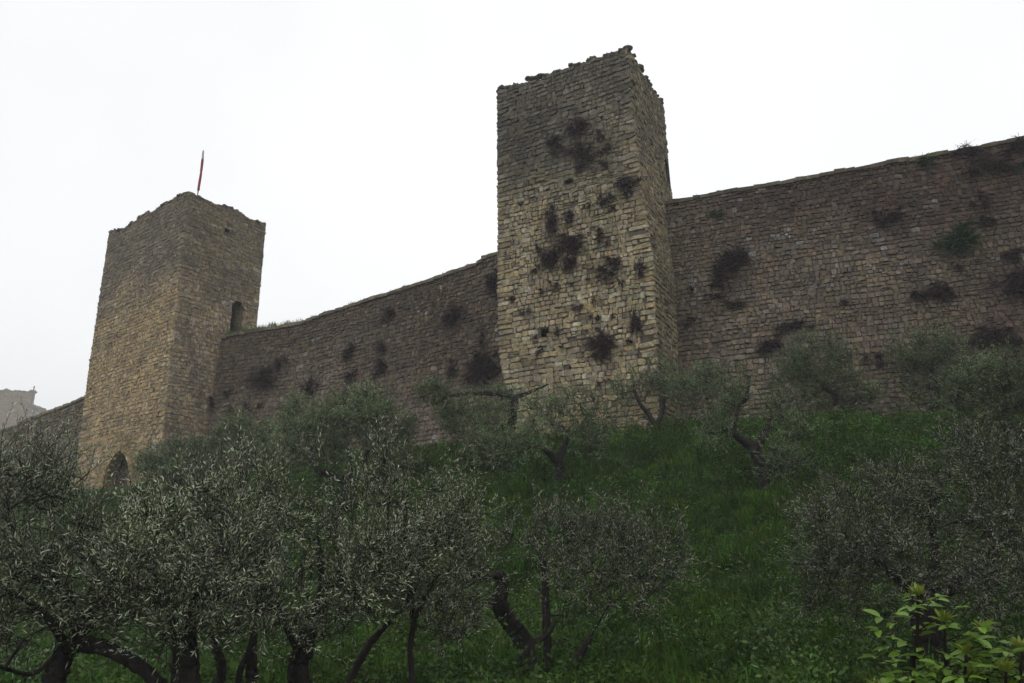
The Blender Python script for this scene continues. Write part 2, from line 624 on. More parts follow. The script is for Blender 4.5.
def hit_face(px, a, b):
    """(metres along a->b, z) where pixel px meets the vertical plane through a and b"""
    a, b = np.asarray(a[:2], float), np.asarray(b[:2], float)
    r = ray(*px)
    d = b - a
    n = np.array([-d[1], d[0]])
    k = (n @ a) / (n @ r[:2])
    p = r * k
    return float((p[:2] - a) @ d / np.linalg.norm(d)), float(p[2])


def core_grid(mb, P, nrm, us, zs, hole, topf, depth=-0.03, col=MORTAR):
    U, Z = np.meshgrid(us, zs, indexing="ij")
    Zc = np.minimum(Z, topf(U) - 0.12)
    V = P(U, Zc) + nrm(U, Zc) * depth
    n, m = U.shape
    ii = np.arange(n * m).reshape(n, m)
    f = np.stack([ii[:-1, :-1], ii[1:, :-1], ii[1:, 1:], ii[:-1, 1:]], -1).reshape(-1, 4)
    uc = (U[:-1, :-1] + U[1:, 1:]).ravel() / 2
    zc = (Z[:-1, :-1] + Z[1:, 1:]).ravel() / 2
    k = np.ones(len(f), bool)
    if hole is not None:
        k &= ~hole(uc, zc)
    k &= (Zc[:-1, 1:] - Zc[:-1, :-1]).ravel() > 1e-4
    mb.add(V.reshape(-1, 3), f[k], col)


def tower(name, label, corners, ztop, zbot, tops, colours, holes, rs, reveals=(), sizes=None, faces=((0, 1), (1, 2)), cat="tower", group=None, dense=0.15, core=-.03, mortar=MORTAR, cuts=((), ())):
    """corners: 4 functions z -> (x, y), front face = 0-1, side = 1-2"""
    base = np.mean([c(np.array(zbot + 1.0)) for c in corners], 0)
    root = empty(name, (base[0], base[1], float(ground(base[0], base[1])) if zbot < 30 else zbot))
    tag(root, label, cat, group)
    body = MB()
    info = []
    for k, (i, j) in enumerate(((0, 1), (1, 2), (2, 3), (3, 0))):
        ca, cb = corners[i], corners[j]
        W = float(np.linalg.norm(cb(np.array(ztop)) - ca(np.array(ztop))))

        def P(u, z, ca=ca, cb=cb, W=W):
            a, b = ca(z), cb(z)
            t = (np.asarray(u) / W)[..., None]
            xy = a + (b - a) * t
            return np.concatenate([xy, np.asarray(z, float)[..., None]], -1)
        d = cb(np.array(ztop)) - ca(np.array(ztop))
        nn = np.array([d[1], -d[0], 0]) / W

        def nrm(u, z, nn=nn):
            return np.broadcast_to(nn, np.asarray(u).shape + (3,))
        top = tops[k]
        vis = k < 2
        us = np.linspace(0, W, max(2, int(W / (dense if vis else 1.0))) + 1)
        zs = np.linspace(zbot, ztop + 0.6, max(3, int((ztop - zbot) / (dense if vis else 1.0))))
        core_grid(body, P, nrm, us, zs, holes[k] if vis else None, top, depth=core, col=mortar)
        if vis:
            sz = dict(sizes or {})
            stones(body, P, nrm, -0.025, W + 0.025, zbot, ztop + 0.7, top, colours[k], rs, hole=holes[k], quoin=3, cuts=cuts[k], **sz)
        info.append((P, nrm, W, top))
    # roof deck below the parapet
    zr = ztop - 1.0
    q = np.array([np.append(c(np.array(zr)), zr) for c in corners])
    body.add(q, np.array([[0, 1, 2, 3]]), MORTAR)
    # reveals of the openings
    for (k, u0, u1, z0, z1, dep) in reveals:
        P, nrm, W, top = info[k]
        c4 = [(u0, z0), (u1, z0), (u1, z1), (u0, z1)]
        fr = np.array([P(np.array(u), np.array(z)) - 0.02 * nrm(np.array(u), np.array(z)) for u, z in c4])
        bk = fr - nrm(np.array(0.), np.array(0.)) * dep
        body.add(np.concatenate([fr, bk]), np.array([[0, 1, 5, 4], [1, 2, 6, 5], [2, 3, 7, 6], [3, 0, 4, 7]]), TAN * 0.8)
    body.build("masonry", STONE, root)
    return root, info


def lin(*pts):
    zz = np.array([p[0] for p in pts][::-1], float)
    vv = np.array([p[1] for p in pts][::-1], float)
    return lambda z: np.interp(z, zz, vv)


# ---- central tower
rs = np.random.default_rng(11)
eAB = (cB - cA) / np.linalg.norm(cB - cA)
bB = lin((20, 0), (16, .10), (13, .28), (11, .47), (8, .42), (5, .36), (3, .36))
bA = lin((20, 0), (9, .02), (8, .14), (7, .34), (6.2, .5), (3, .55))
cornC = [lambda z: cA + eAB * bA(z)[..., None], lambda z: cB + eAB * bB(z)[..., None], lambda z: cC + eAB * bB(z)[..., None] * 0.8, lambda z: cD + eAB * 0 * np.asarray(z)[..., None]]


def holes_c0(u, z):
    r = np.zeros(np.shape(u), bool)
    for (x, y, s) in ((567, 182, .17), (519, 206, .12), (541, 334, .14), (516, 367, .12), (562, 371, .13), (589, 359, .10), (535, 96 + 60, .1), (600, 118, .1)):
        uu, zz = hit_face((x, y), cA, cB)
        r |= (np.abs(u - uu) < s) & (np.abs(z - zz) < s * 0.9)
    return r


_u0, _z0 = hit_face((667.0, 187), cB, cC)
_z1 = hit_face((668, 164), cB, cC)[1]


def holes_c1(u, z):
    uu = _u0 + .1
    return (np.abs(u - uu) < 0.42) & (z > _z0) & (z < _z1 - 0.3 * (np.abs(u - uu) / 0.42) ** 2)


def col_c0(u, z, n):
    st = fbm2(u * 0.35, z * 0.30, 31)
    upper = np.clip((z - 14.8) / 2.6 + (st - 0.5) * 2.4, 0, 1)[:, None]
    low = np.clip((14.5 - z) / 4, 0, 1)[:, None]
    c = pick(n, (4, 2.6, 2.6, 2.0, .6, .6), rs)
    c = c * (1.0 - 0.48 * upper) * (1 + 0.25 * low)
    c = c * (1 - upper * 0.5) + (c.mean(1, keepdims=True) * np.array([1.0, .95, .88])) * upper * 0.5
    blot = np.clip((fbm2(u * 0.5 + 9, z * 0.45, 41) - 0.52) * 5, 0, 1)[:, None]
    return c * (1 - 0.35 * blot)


def col_c1(u, z, n):
    c = pick(n, (4, 1.5, 2.2, .6, 1.0, 1.5), rs)
    upper = np.clip((z - 14) / 3, 0, 1)[:, None]
    return c * (0.95 - 0.25 * upper)


def rag(seed, zt, amp, f=1.7):
    return lambda u: zt + amp * (2 * fbm2(np.asarray(u) * f, np.asarray(u) * 0 + seed, seed, 3) - 1)


topC = [rag(3, 19.92, .12), rag(4, 19.95, .10), rag(5, 19.9, .1), rag(6, 19.9, .1)]
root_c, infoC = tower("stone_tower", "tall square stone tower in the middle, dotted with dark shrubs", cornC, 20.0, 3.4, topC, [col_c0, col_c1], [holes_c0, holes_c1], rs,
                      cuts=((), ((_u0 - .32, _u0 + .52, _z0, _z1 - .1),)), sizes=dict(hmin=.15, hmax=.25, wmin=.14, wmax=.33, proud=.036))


def parapet(root, info, rs, sides, dens, zoff, size, shade, jag=None, name="parapet"):
    m = MB()
    for k in sides:
        P, nrm, W, top = info[k]
        n = int(W * dens)
        u = np.sort(rs.uniform(0.05, W - 0.02, n))
        z = top(u) + zoff - .09 + rs.uniform(0, 0.09, n) + (jag(u, k) if jag else 0)
        p = P(u, z) - nrm(u, z) * rs.uniform(0.04, 0.24, (n, 1))
        sz = rs.uniform(size[0], size[1], n)
        rocks(m, p, sz, pick(n, (2, 3, .7, .8, 2, 1), rs) * shade, rs)
    m.build(name, STONE, root)


def jag_c(u, k):
    return 0.13 * (noise2(u * 2.3, u * 0 + 5.0, 88) > 0.62)


parapet(root_c, infoC, rs, (0, 1, 2, 3), 13, 0.05, (.20, .36), 0.5, jag_c)

# ---- left tower
rs = np.random.default_rng(12)
eL = (lB - lA) / np.linalg.norm(lB - lA)
bLb = lin((20, 0), (12, .06), (7, .22), (3, .25))
bLa = lin((20, 0), (12, .05), (7, .28), (3, .3))
cornL = [lambda z: lA + eL * bLa(z)[..., None], lambda z: lB + eL * bLb(z)[..., None], lambda z: lC + eL * bLb(z)[..., None] * .2, lambda z: lD + eL * 0 * np.asarray(z)[..., None]]
WL0 = float(np.linalg.norm(lB - lA))
WL1 = float(np.linalg.norm(lC - lB))
_au0, _az1 = hit_face((104, 470), lA, lB)
_au1, _ = hit_face((128, 470), lA, lB)
_auc, _azt = hit_face((117, 452), lA, lB)
_azs = hit_face((117, 474), lA, lB)[1]
ARCH_C, ARCH_HW, ARCH_S, ARCH_T = (_au0 + _au1) / 2, (_au1 - _au0) / 2, _azs, _azt


def arch_in(u, z, grow=0.0):
    x = np.abs(u - ARCH_C) / (ARCH_HW + grow)
    lim = ARCH_S + (ARCH_T + grow - ARCH_S) * np.clip(1 - x ** 1.7, 0, 1) ** 0.8
    return (x < 1) & (z < lim)


def holes_l0(u, z):
    r = arch_in(u, z)
    for (x, y, s) in ((152, 391, .14), (157, 415, .16), (138, 371, .1), (160, 300, .1)):
        uu, zz = hit_face((x, y), lA, lB)
        r |= (np.abs(u - uu) < s) & (np.abs(z - zz) < s * 1.2)
    return r


_du0, _dz0 = hit_face((229.5, 333), lB, lC)
_du1, _ = hit_face((240.8, 331), lB, lC)
_, _dz1 = hit_face((236, 300.5), lB, lC)


def holes_l1(u, z):
    c, hw = (_du0 + _du1) / 2, (_du1 - _du0) / 2
    x = np.abs(u - c) / hw
    r = (x < 1.0) & (z > _dz0 - 0.05) & (z < _dz1 - 0.25 * x ** 2)
    uu, zz = hit_face((226, 231), lB, lC)
    r |= (np.abs(u - uu) < .15) & (np.abs(z - zz) < .14)
    return r


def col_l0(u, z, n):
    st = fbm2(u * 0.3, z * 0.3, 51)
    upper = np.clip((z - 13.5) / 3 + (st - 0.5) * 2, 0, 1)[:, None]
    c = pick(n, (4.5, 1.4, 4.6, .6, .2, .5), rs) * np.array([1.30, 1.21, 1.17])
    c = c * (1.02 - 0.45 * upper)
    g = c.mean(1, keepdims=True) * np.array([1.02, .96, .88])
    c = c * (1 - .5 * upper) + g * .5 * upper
    for (x, y, r) in ((92, 462, .28), (150, 447, .35), (146, 452, .3)):
        uu, zz = hit_face((x, y), lA, lB)
        k = (np.hypot(u - uu, (z - zz)) < r)
        c[k] = PALE * 1.1
    k = arch_in(u, z, 0.9) & (z > ARCH_S - 1.2)
    c[k] = OCHRE * rs.uniform(.8, 1.25, (k.sum(), 1))
    return c


def col_l1(u, z, n):
    st = fbm2(u * 0.4 + 3, z * 0.4, 53)
    upper = np.clip((z - 13) / 3 + (st - 0.5) * 2, 0, 1)[:, None]
    c = pick(n, (4, 2.2, 2.4, .6, .5, 1.4), rs) * np.array([1.0, .98, 1.04]) * (1.16 - 0.44 * upper)
    # broad pale-grey weathered patch by the wall foot
    k = np.clip((fbm2(u * .5, z * .25, 54) - .45) * 4, 0, 1)[:, None] * np.clip((11.5 - z) / 2, 0, 1)[:, None]
    return c * (1 - k) + (c.mean(1, keepdims=True) * .8 * np.array([1, .95, .9])) * k


def top_l0(u):
    t = np.asarray(u) / WL0
    return 19.95 + 0.20 * (2 * fbm2(np.asarray(u) * 1.1, t * 0 + 7, 7, 3) - 1) - 0.20 * np.exp(-((t - .22) / .10) ** 2) + 0.10


def top_l1(u):
    t = np.asarray(u) / WL1
    return 19.92 + 0.16 * (2 * fbm2(np.asarray(u) * 1.6, t * 0 + 8, 8, 3) - 1) - 0.18 * np.exp(-((t - .30) / .12) ** 2) + .14 * np.exp(-((t - .55) / .12) ** 2) - .22 * np.exp(-((t - .78) / .08) ** 2)


topL = [top_l0, top_l1, rag(9, 19.8, .2), rag(10, 19.8, .2)]
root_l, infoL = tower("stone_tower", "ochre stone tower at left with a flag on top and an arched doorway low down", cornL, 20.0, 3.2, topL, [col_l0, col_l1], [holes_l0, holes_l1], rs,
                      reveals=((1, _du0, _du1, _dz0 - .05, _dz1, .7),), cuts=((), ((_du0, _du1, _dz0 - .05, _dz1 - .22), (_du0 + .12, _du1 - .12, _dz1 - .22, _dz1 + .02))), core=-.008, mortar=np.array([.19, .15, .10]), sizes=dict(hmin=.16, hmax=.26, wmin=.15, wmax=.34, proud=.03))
parapet(root_l, infoL, rs, (0, 1, 2, 3), 10, -0.02, (.22, .36), 0.55)
# voussoirs round the doorway + its passage
m = MB()
P, nrm, W, top = infoL[0]
N_V = 22
for i in range(N_V):
    x = -1 + 2 * (i + 0.5) / N_V
    u = ARCH_C + ARCH_HW * x
    lim = ARCH_S + (ARCH_T - ARCH_S) * max(0, 1 - abs(x) ** 1.7) ** 0.8
    u2 = ARCH_C + (ARCH_HW + .34) * x
    lim2 = ARCH_S + (ARCH_T + .36 - ARCH_S) * max(0, 1 - abs(x) ** 1.7) ** 0.8
    dx = 2 / N_V * 0.47
    a = []
    for (xx, gg) in ((x - dx, 0), (x + dx, 0), (x + dx, .36), (x - dx, .36)):
        l_ = ARCH_S + (ARCH_T + gg - ARCH_S) * max(0, 1 - min(1, abs(xx)) ** 1.7) ** 0.8
        a.append((ARCH_C + (ARCH_HW + gg) * xx, l_))
    uu = np.array([q_[0] for q_ in a]); zz = np.array([q_[1] for q_ in a])
    fr = P(uu, zz) + nrm(uu, zz) * (0.075 + rs.uniform(0, .02))
    bk = P(uu, zz) - nrm(uu, zz) * 0.5
    m.add(np.concatenate([bk, fr]), np.array([[4, 5, 6, 7], [0, 1, 5, 4], [1, 2, 6, 5], [2, 3, 7, 6], [3, 0, 4, 7]]), OCHRE * rs.uniform(.75, 1.2))
for sx in (-1, 1):
    zj = ARCH_S
    while zj > 3.6:
        h = rs.uniform(.22, .36)
        u_in = ARCH_C + sx * ARCH_HW
        u_out = u_in + sx * rs.uniform(.28, .45)
        uu = np.array([u_in, u_out, u_out, u_in]) if sx > 0 else np.array([u_out, u_in, u_in, u_out])
        zz = np.array([zj - h + .012, zj - h + .012, zj - .012, zj - .012])
        fr = P(uu, zz) + nrm(uu, zz) * 0.08
        bk = P(uu, zz) - nrm(uu, zz) * 0.5
        m.add(np.concatenate([bk, fr]), np.array([[4, 5, 6, 7], [0, 1, 5, 4], [1, 2, 6, 5], [2, 3, 7, 6], [3, 0, 4, 7]]), OCHRE * rs.uniform(.7, 1.15))
        zj -= h
m.build("arch", STONE, root_l)
# brick infill set back inside the doorway
m = MB()
uu = np.array([ARCH_C - ARCH_HW - .1, ARCH_C + ARCH_HW + .1]); 


def Pin(u, z):
    return P(u, z) - nrm(u, z) * 0.55


stones(m, Pin, nrm, ARCH_C - ARCH_HW - .05, ARCH_C + ARCH_HW + .05, 3.4, ARCH_T + .2, lambda u: u * 0 + ARCH_T + .2, lambda u, z, n: np.array([.13, .085, .065]) * rs.uniform(.5, 1.3, (n, 1)), rs, hmin=.1, hmax=.16, wmin=.15, wmax=.3, proud=.02)
U4 = np.array([ARCH_C - ARCH_HW - .1, ARCH_C + ARCH_HW + .1, ARCH_C + ARCH_HW + .1, ARCH_C - ARCH_HW - .1]); Z4 = np.array([3.3, 3.3, ARCH_T + .25, ARCH_T + .25])
m.add(Pin(U4, Z4) - nrm(U4, Z4) * .03, np.array([[0, 1, 2, 3]]), MORTAR * .6)
m.build("blocked_doorway", STONE, root_l)

# ---- curtain walls
def wall(name, label, top_line, zbot, batter, colour, rs, thick=1.3, sizes=None, coping=None, ragamp=.05, seed=1, ustone=None):
    T = np.array(top_line)
    L = np.concatenate([[0], np.cumsum(np.linalg.norm(np.diff(T[:, :2], axis=0), axis=1))])
    mid = T[len(T) // 2]
    root = empty(name, (mid[0], mid[1], float(ground(mid[0], mid[1]))))
    tag(root, label, "wall")
    dirs = np.diff(T[:, :2], axis=0)
    dirs /= np.linalg.norm(dirs, axis=1)[:, None]
    nn = np.stack([dirs[:, 1], -dirs[:, 0]], 1)
    nv = np.concatenate([nn[:1], (nn[:-1] + nn[1:]) / 2, nn[-1:]])
    nv /= np.linalg.norm(nv, axis=1)[:, None]

    def ntop(u):
        return np.stack([np.interp(u, L, nv[:, 0]), np.interp(u, L, nv[:, 1])], -1)

    def zt(u):
        return np.interp(u, L, T[:, 2])

    def P(u, z):
        u = np.asarray(u, float)
        x, y = np.interp(u, L, T[:, 0]), np.interp(u, L, T[:, 1])
        n = ntop(u)
        k = batter * (zt(u) - z) / 10.0
        bulge = 0.07 * (2 * noise2(u * .25, z * .3, seed + 60) - 1)
        xy = np.stack([x, y], -1) + n * (k + bulge)[..., None]
        return np.concatenate([xy, np.asarray(z, float)[..., None]], -1)

    def nrm(u, z):
        n = ntop(np.asarray(u, float))
        return np.concatenate([n, np.zeros(n.shape[:-1] + (1,))], -1)

    def top(u):
        return zt(u) - 0.04 + ragamp * (2 * fbm2(np.asarray(u) * 1.3, np.asarray(u) * 0, seed, 3) - 1)
    m = MB()
    us = np.linspace(0, L[-1], int(L[-1] / .5) + 1)
    zs = np.linspace(zbot, T[:, 2].max() + .3, 24)
    core_grid(m, P, nrm, us, zs, None, top, depth=-.03)
    # top and back
    tz = top(us) - .12
    f = P(us, tz) - .03 * nrm(us, tz)
    b = f - nrm(us, tz) * thick
    b0 = b.copy(); b0[:, 2] = zbot
    k = np.arange(len(us) - 1); n_ = len(us)
    m.add(np.concatenate([f, b, b0]), np.concatenate([np.stack([k, k + 1, k + 1 + n_, k + n_], 1), np.stack([k + n_, k + 1 + n_, k + 1 + 2 * n_, k + 2 * n_], 1)]), MORTAR)
    u_a, u_b = ustone or (0, L[-1])
    stones(m, P, nrm, u_a, u_b, zbot, T[:, 2].max() + .3, top, colour, rs, **(sizes or {}))
    m.build("masonry", STONE, root)
    # irregular capping course
    c = MB()
    u = u_a
    while u < u_b - .2:
        w = rs.uniform(.25, .6)
        h = rs.uniform(.115, .15)
        zz = float(top(np.array(u + w / 2))) - .10 + rs.uniform(0, .02)
        uu = np.array([u + .002, u + w - .002])
        za = np.array([zz, zz])
        n3 = nrm(uu, za)
        fr = P(uu, za) + n3 * (.06 + rs.uniform(0, .04))
        bk = fr - n3 * (thick + .1)
        jz = rs.uniform(-.03, .03, 4)
        V = np.array([fr[0], fr[1], bk[1], bk[0], fr[0], fr[1], bk[1], bk[0]])
        V[4:, 2] += h + jz
        V[:4, 2] -= .02
        cc = pick(1, (3, 3, .5, 1, 1.5, 1), rs)[0] * (coping or .8)
        c.add(V, np.array([[0, 1, 5, 4], [1, 2, 6, 5], [2, 3, 7, 6], [3, 0, 4, 7], [4, 5, 6, 7], [3, 2, 1, 0]]), cc)
        u += w
    c.build("coping", STONE, root)
    return root, P, nrm, L, top


rsR = np.random.default_rng(21)


def col_right(u, z, n):
    st = fbm2(u * .22, z * .28, 61)
    # dark purple-grey weathering, heaviest high up and to the right; cleaner by the tower foot
    d = np.clip(0.40 + (z - 8.0) / 6.5 * .75 + (u - 4) / 12 * .8 + (st - .5) * 2.4, 0, 1)[:, None]
    c = pick(n, (4, 2.5, 1.4, 1.1, 1.0, 1.2), rsR) * np.array([.82, .81, .89])
    dark = pick(n, (1, 2.2, .2, .25, 3.4, 1.8), rsR) * np.array([.37, .295, .33])
    c = c * (1 - d) + dark * d
    li = fbm2(u * .5, z * .9, 63)
    k = (rsR.random(n) < .13 * np.clip((li - .46) * 8, 0, 1.6)) & (z > 10.0)
    c[k] = np.array([.36, .34, .32]) * rsR.uniform(.35, .95, (k.sum(), 1)) ** 1.3
    return c


root_r, PR, nR, LR, topR = wall("fortress_wall", "long dark stone curtain wall running right from the middle tower", RIGHT_TOP, 3.4, .75, col_right, rsR,
                                sizes=dict(hmin=.14, hmax=.23, wmin=.13, wmax=.31, proud=.04), coping=.42, seed=3, ustone=(0, 22))
rsL = np.random.default_rng(22)


def col_left(u, z, n):
    st = fbm2(u * .25, z * .3, 71)
    d = np.clip(.72 + (z - 9) / 8 + (st - .5) * 1.8, 0, 1)[:, None]
    c = pick(n, (3.5, 3, 1.2, .8, 1.2, 1.5), rsL) * np.array([.78, .76, .86])
    dark = pick(n, (1, 2.8, .2, .4, 3.0, 1.5), rsL) * np.array([.50, .44, .455])
    c = c * (1 - d) + dark * d
    k = rsL.random(n) < .012
    c[k] = np.array([.26, .25, .24])
    return c


root_w, PL, nL, LL, topLw = wall("fortress_wall", "grey stone curtain wall between the two towers", LEFT_TOP, 3.4, .6, col_left, rsL,
                                 sizes=dict(hmin=.15, hmax=.25, wmin=.14, wmax=.34, proud=.04), coping=.6, seed=5, ragamp=.08)
rsF = np.random.default_rng(23)
root_f, PF, nF, LF, topF = wall("fortress_wall", "short stretch of stone wall beyond the left tower, half hidden by olives", FAR_TOP, 2.0, .5,
                                lambda u, z, n: pick(n, (2, 3, .8, .5, 2, 1.4), rsF) * .6, rsF, sizes=dict(hmin=.16, hmax=.28, wmin=.2, wmax=.5), coping=.8, seed=7, ragamp=.06)

# ---- far tower in the fog
rs = np.random.default_rng(31)
HF = 58.0
fB_ = at_h(35.5, 391, HF)[:2]
fA_ = fB_ + np.array([-24.0, -4.8])
fC_ = fB_ + np.array([-12.0, 16.0])
fD_ = fA_ + fC_ - fB_
cornF = [lambda z, p=p: p + np.asarray(z)[..., None] * 0 for p in (fA_, fB_, fC_, fD_)]
rag_far = lambda u: HF - .1 + 0.45 * (2 * fbm2(np.asarray(u) * .8, np.asarray(u) * 0 + 3, 15, 3) - 1)
root_t, infoF = tower("ruined_tower", "faint ruined tower top in the fog at far left", cornF, HF, 16.0, [rag_far] * 4,
                      [lambda u, z, n: pick(n, (3, 1, 2, .6, .7, 2.5), rs) * np.array([.95, .80, .70])] * 2, [None, None], rs, sizes=dict(hmin=.4, hmax=.65, wmin=.45, wmax=1.1, proud=.1), dense=1.0)
parapet(root_t, infoF, rs, (0, 1), 4.0, -0.1, (.8, 1.3), .8, lambda u, k: 0.1 * (noise2(u * .9, u * 0 + k, 99) > .6))
m = MB()
tip = np.append(fB_ + np.array([-.9, .5]), HF - .9)
sh = []
for zz, w in ((0, .3), (1.0, .3), (1.7, .2), (2.3, .26), (2.7, .1)):
    sh.append(tip + np.array([0, 0, zz]))
tube(m, np.array(sh), [.22, .22, .16, .2, .08], 6, .3, DARK)
m.build("chimney_stub", STONE, root_t)
# broken shoulder of masonry on its right
m = MB()
nrk = 420
q_ = rs.random(nrk)
pp = np.stack([fB_[0] - .3 + rs.uniform(0, 1.7, nrk), fB_[1] + rs.uniform(.5, 4, nrk), np.zeros(nrk)], 1)
pp[:, 2] = 53.6 - (pp[:, 0] - fB_[0]) * .4 - q_ * 16
rocks(m, pp, rs.uniform(1.1, 1.7, nrk), pick(nrk, (3, 2, 1, 1.2, .7, 2), rs) * .8, rs)
m.build("broken_masonry", STONE, root_t)

# ------------------------------------------------------------------ flag
fb = at_h(198, 191, 19.9)
fb = fb * 1.015
ft = at(203.3, 150, math.hypot(fb[0], fb[1]) + 0.15)
fb = fb - np.array([0, 0, 1.0])
flag = empty("flag", fb)
tag(flag, "limp red and white flag on a thin pole on the left tower", "flag")
m = MB()
tube(m, np.array([fb, fb * .5 + ft * .5, ft]), [.03, .026, .018], 8)
m.build("pole", POLE, flag, smooth=True)


def limp_cloth(t0, t1, w0, w1, mat, name, seed):
    r_ = np.random.default_rng(seed)
    n, k = 26, 15
    th = np.linspace(0, 2 * math.pi, k, endpoint=False)
    V = []
    for i in range(n):
        t = t0 + (t1 - t0) * i / (n - 1)
        c = fb + (ft - fb) * t
        w = w0 + (w1 - w0) * i / (n - 1)
        fold = 1 + .38 * np.sin(th * 4 + t * 5 + seed) + .2 * np.sin(th * 7 + t * 9)
        rx = w * fold
        V.append(np.stack([c[0] + .02 + np.cos(th) * rx * 1.0 - .018 * math.sin(t * 7), c[1] + np.sin(th) * rx * .8, c[2] + th * 0 + .03 * np.sin(th * 3)], 1))
    V = np.array(V)
    i = np.arange(n - 1)[:, None] * k
    j = np.arange(k)[None]
    f = np.stack([i + j, i + (j + 1) % k, i + k + (j + 1) % k, i + k + j], -1).reshape(-1, 4)
    mm = MB()
    mm.add(V.reshape(-1, 3), f)
    mm.build(name, mat, flag, smooth=True)


limp_cloth(.30, .84, .062, .05, RED, "red_cloth", 1)
limp_cloth(.845, .985, .05, .03, WHITE, "white_cloth", 2)

# ------------------------------------------------------------------ shrubs rooted in the masonry
def line_plane(px, P0, P1):
    u, z = hit_face(px, P0, P1)
    return u, z


def surf_point(surface, x, y):
    """walk the ray of pixel (x, y) to the named masonry surface"""
    r = ray(x, y)
    r = r / math.hypot(r[0], r[1])
    if surface == "T":
        P, nrm, W, top = infoC[0]
        us, zs = np.linspace(0, W, 80), np.linspace(4.5, 20, 200)
    elif surface == "R":
        P, nrm = PR, nR
        us, zs = np.linspace(0, 20, 200), np.linspace(4.5, 14.6, 160)
    elif surface == "L":
        P, nrm = PL, nL
        us, zs = np.linspace(0, LL[-1], 200), np.linspace(4.0, 13.4, 160)
    elif surface == "S":
        P, nrm, W, top = infoL[1]
        us, zs = np.linspace(0, W, 80), np.linspace(4.5, 20, 160)
    U, Z = np.meshgrid(us, zs, indexing="ij")
    Q = P(U, Z)
    d = Q / np.linalg.norm(Q, axis=-1, keepdims=True)
    rn = r / np.linalg.norm(r)
    k = np.unravel_index(np.argmax((d * rn).sum(-1)), U.shape)
    return Q[k], nrm(U[k], Z[k])


def shrub_mesh(mb, p, n, rx, ry, count, rs, width=.011, droop=.25):
    """a mass of thin wiry stems fanning out of the joint they root in"""
    side = np.array([-n[1], n[0], 0])
    up = np.array([0, 0, 1.0])
    ncl = max(4, int(count / 45))
    cen = rs.normal(0, .50, (ncl, 2)) * np.array([rx, ry])
    k = rs.integers(0, ncl, count)
    root = p + side * cen[k, :1] * .8 + up * cen[k, 1:] * .8 + n * rs.uniform(0, .05, (count, 1))
    d = rs.normal(0, 1, (count, 3))
    d /= np.linalg.norm(d, axis=1)[:, None]
    L = np.abs(rs.normal(.36, .38, (count, 1))) + .1
    dn = np.abs(d[:, 2:3])
    tip = root + side * d[:, :1] * rx * L + up * d[:, 1:2] * ry * L + n * (.15 + dn * .8) * L * min(rx, ry)
    tip[:, 2:3] -= droop * L * ry
    midp = (root + tip) / 2 + n * L * rx * .18 + rs.normal(0, .10, (count, 3)) * min(rx, ry)
    w = np.cross(tip - root, rs.normal(0, 1, (count, 3)))
    w /= np.linalg.norm(w, axis=1)[:, None] + 1e-9
    w *= width * rs.uniform(.6, 1.4, (count, 1))
    V = np.stack([root - w, root + w, midp - w * .8, midp + w * .8, tip - w * .25, tip + w * .25], 1)
    b = np.arange(count)[:, None] * 6
    f = np.concatenate([b + np.array([[0, 1, 3, 2]]), b + np.array([[2, 3, 5, 4]])])
    mb.add(V.reshape(-1, 3), f)


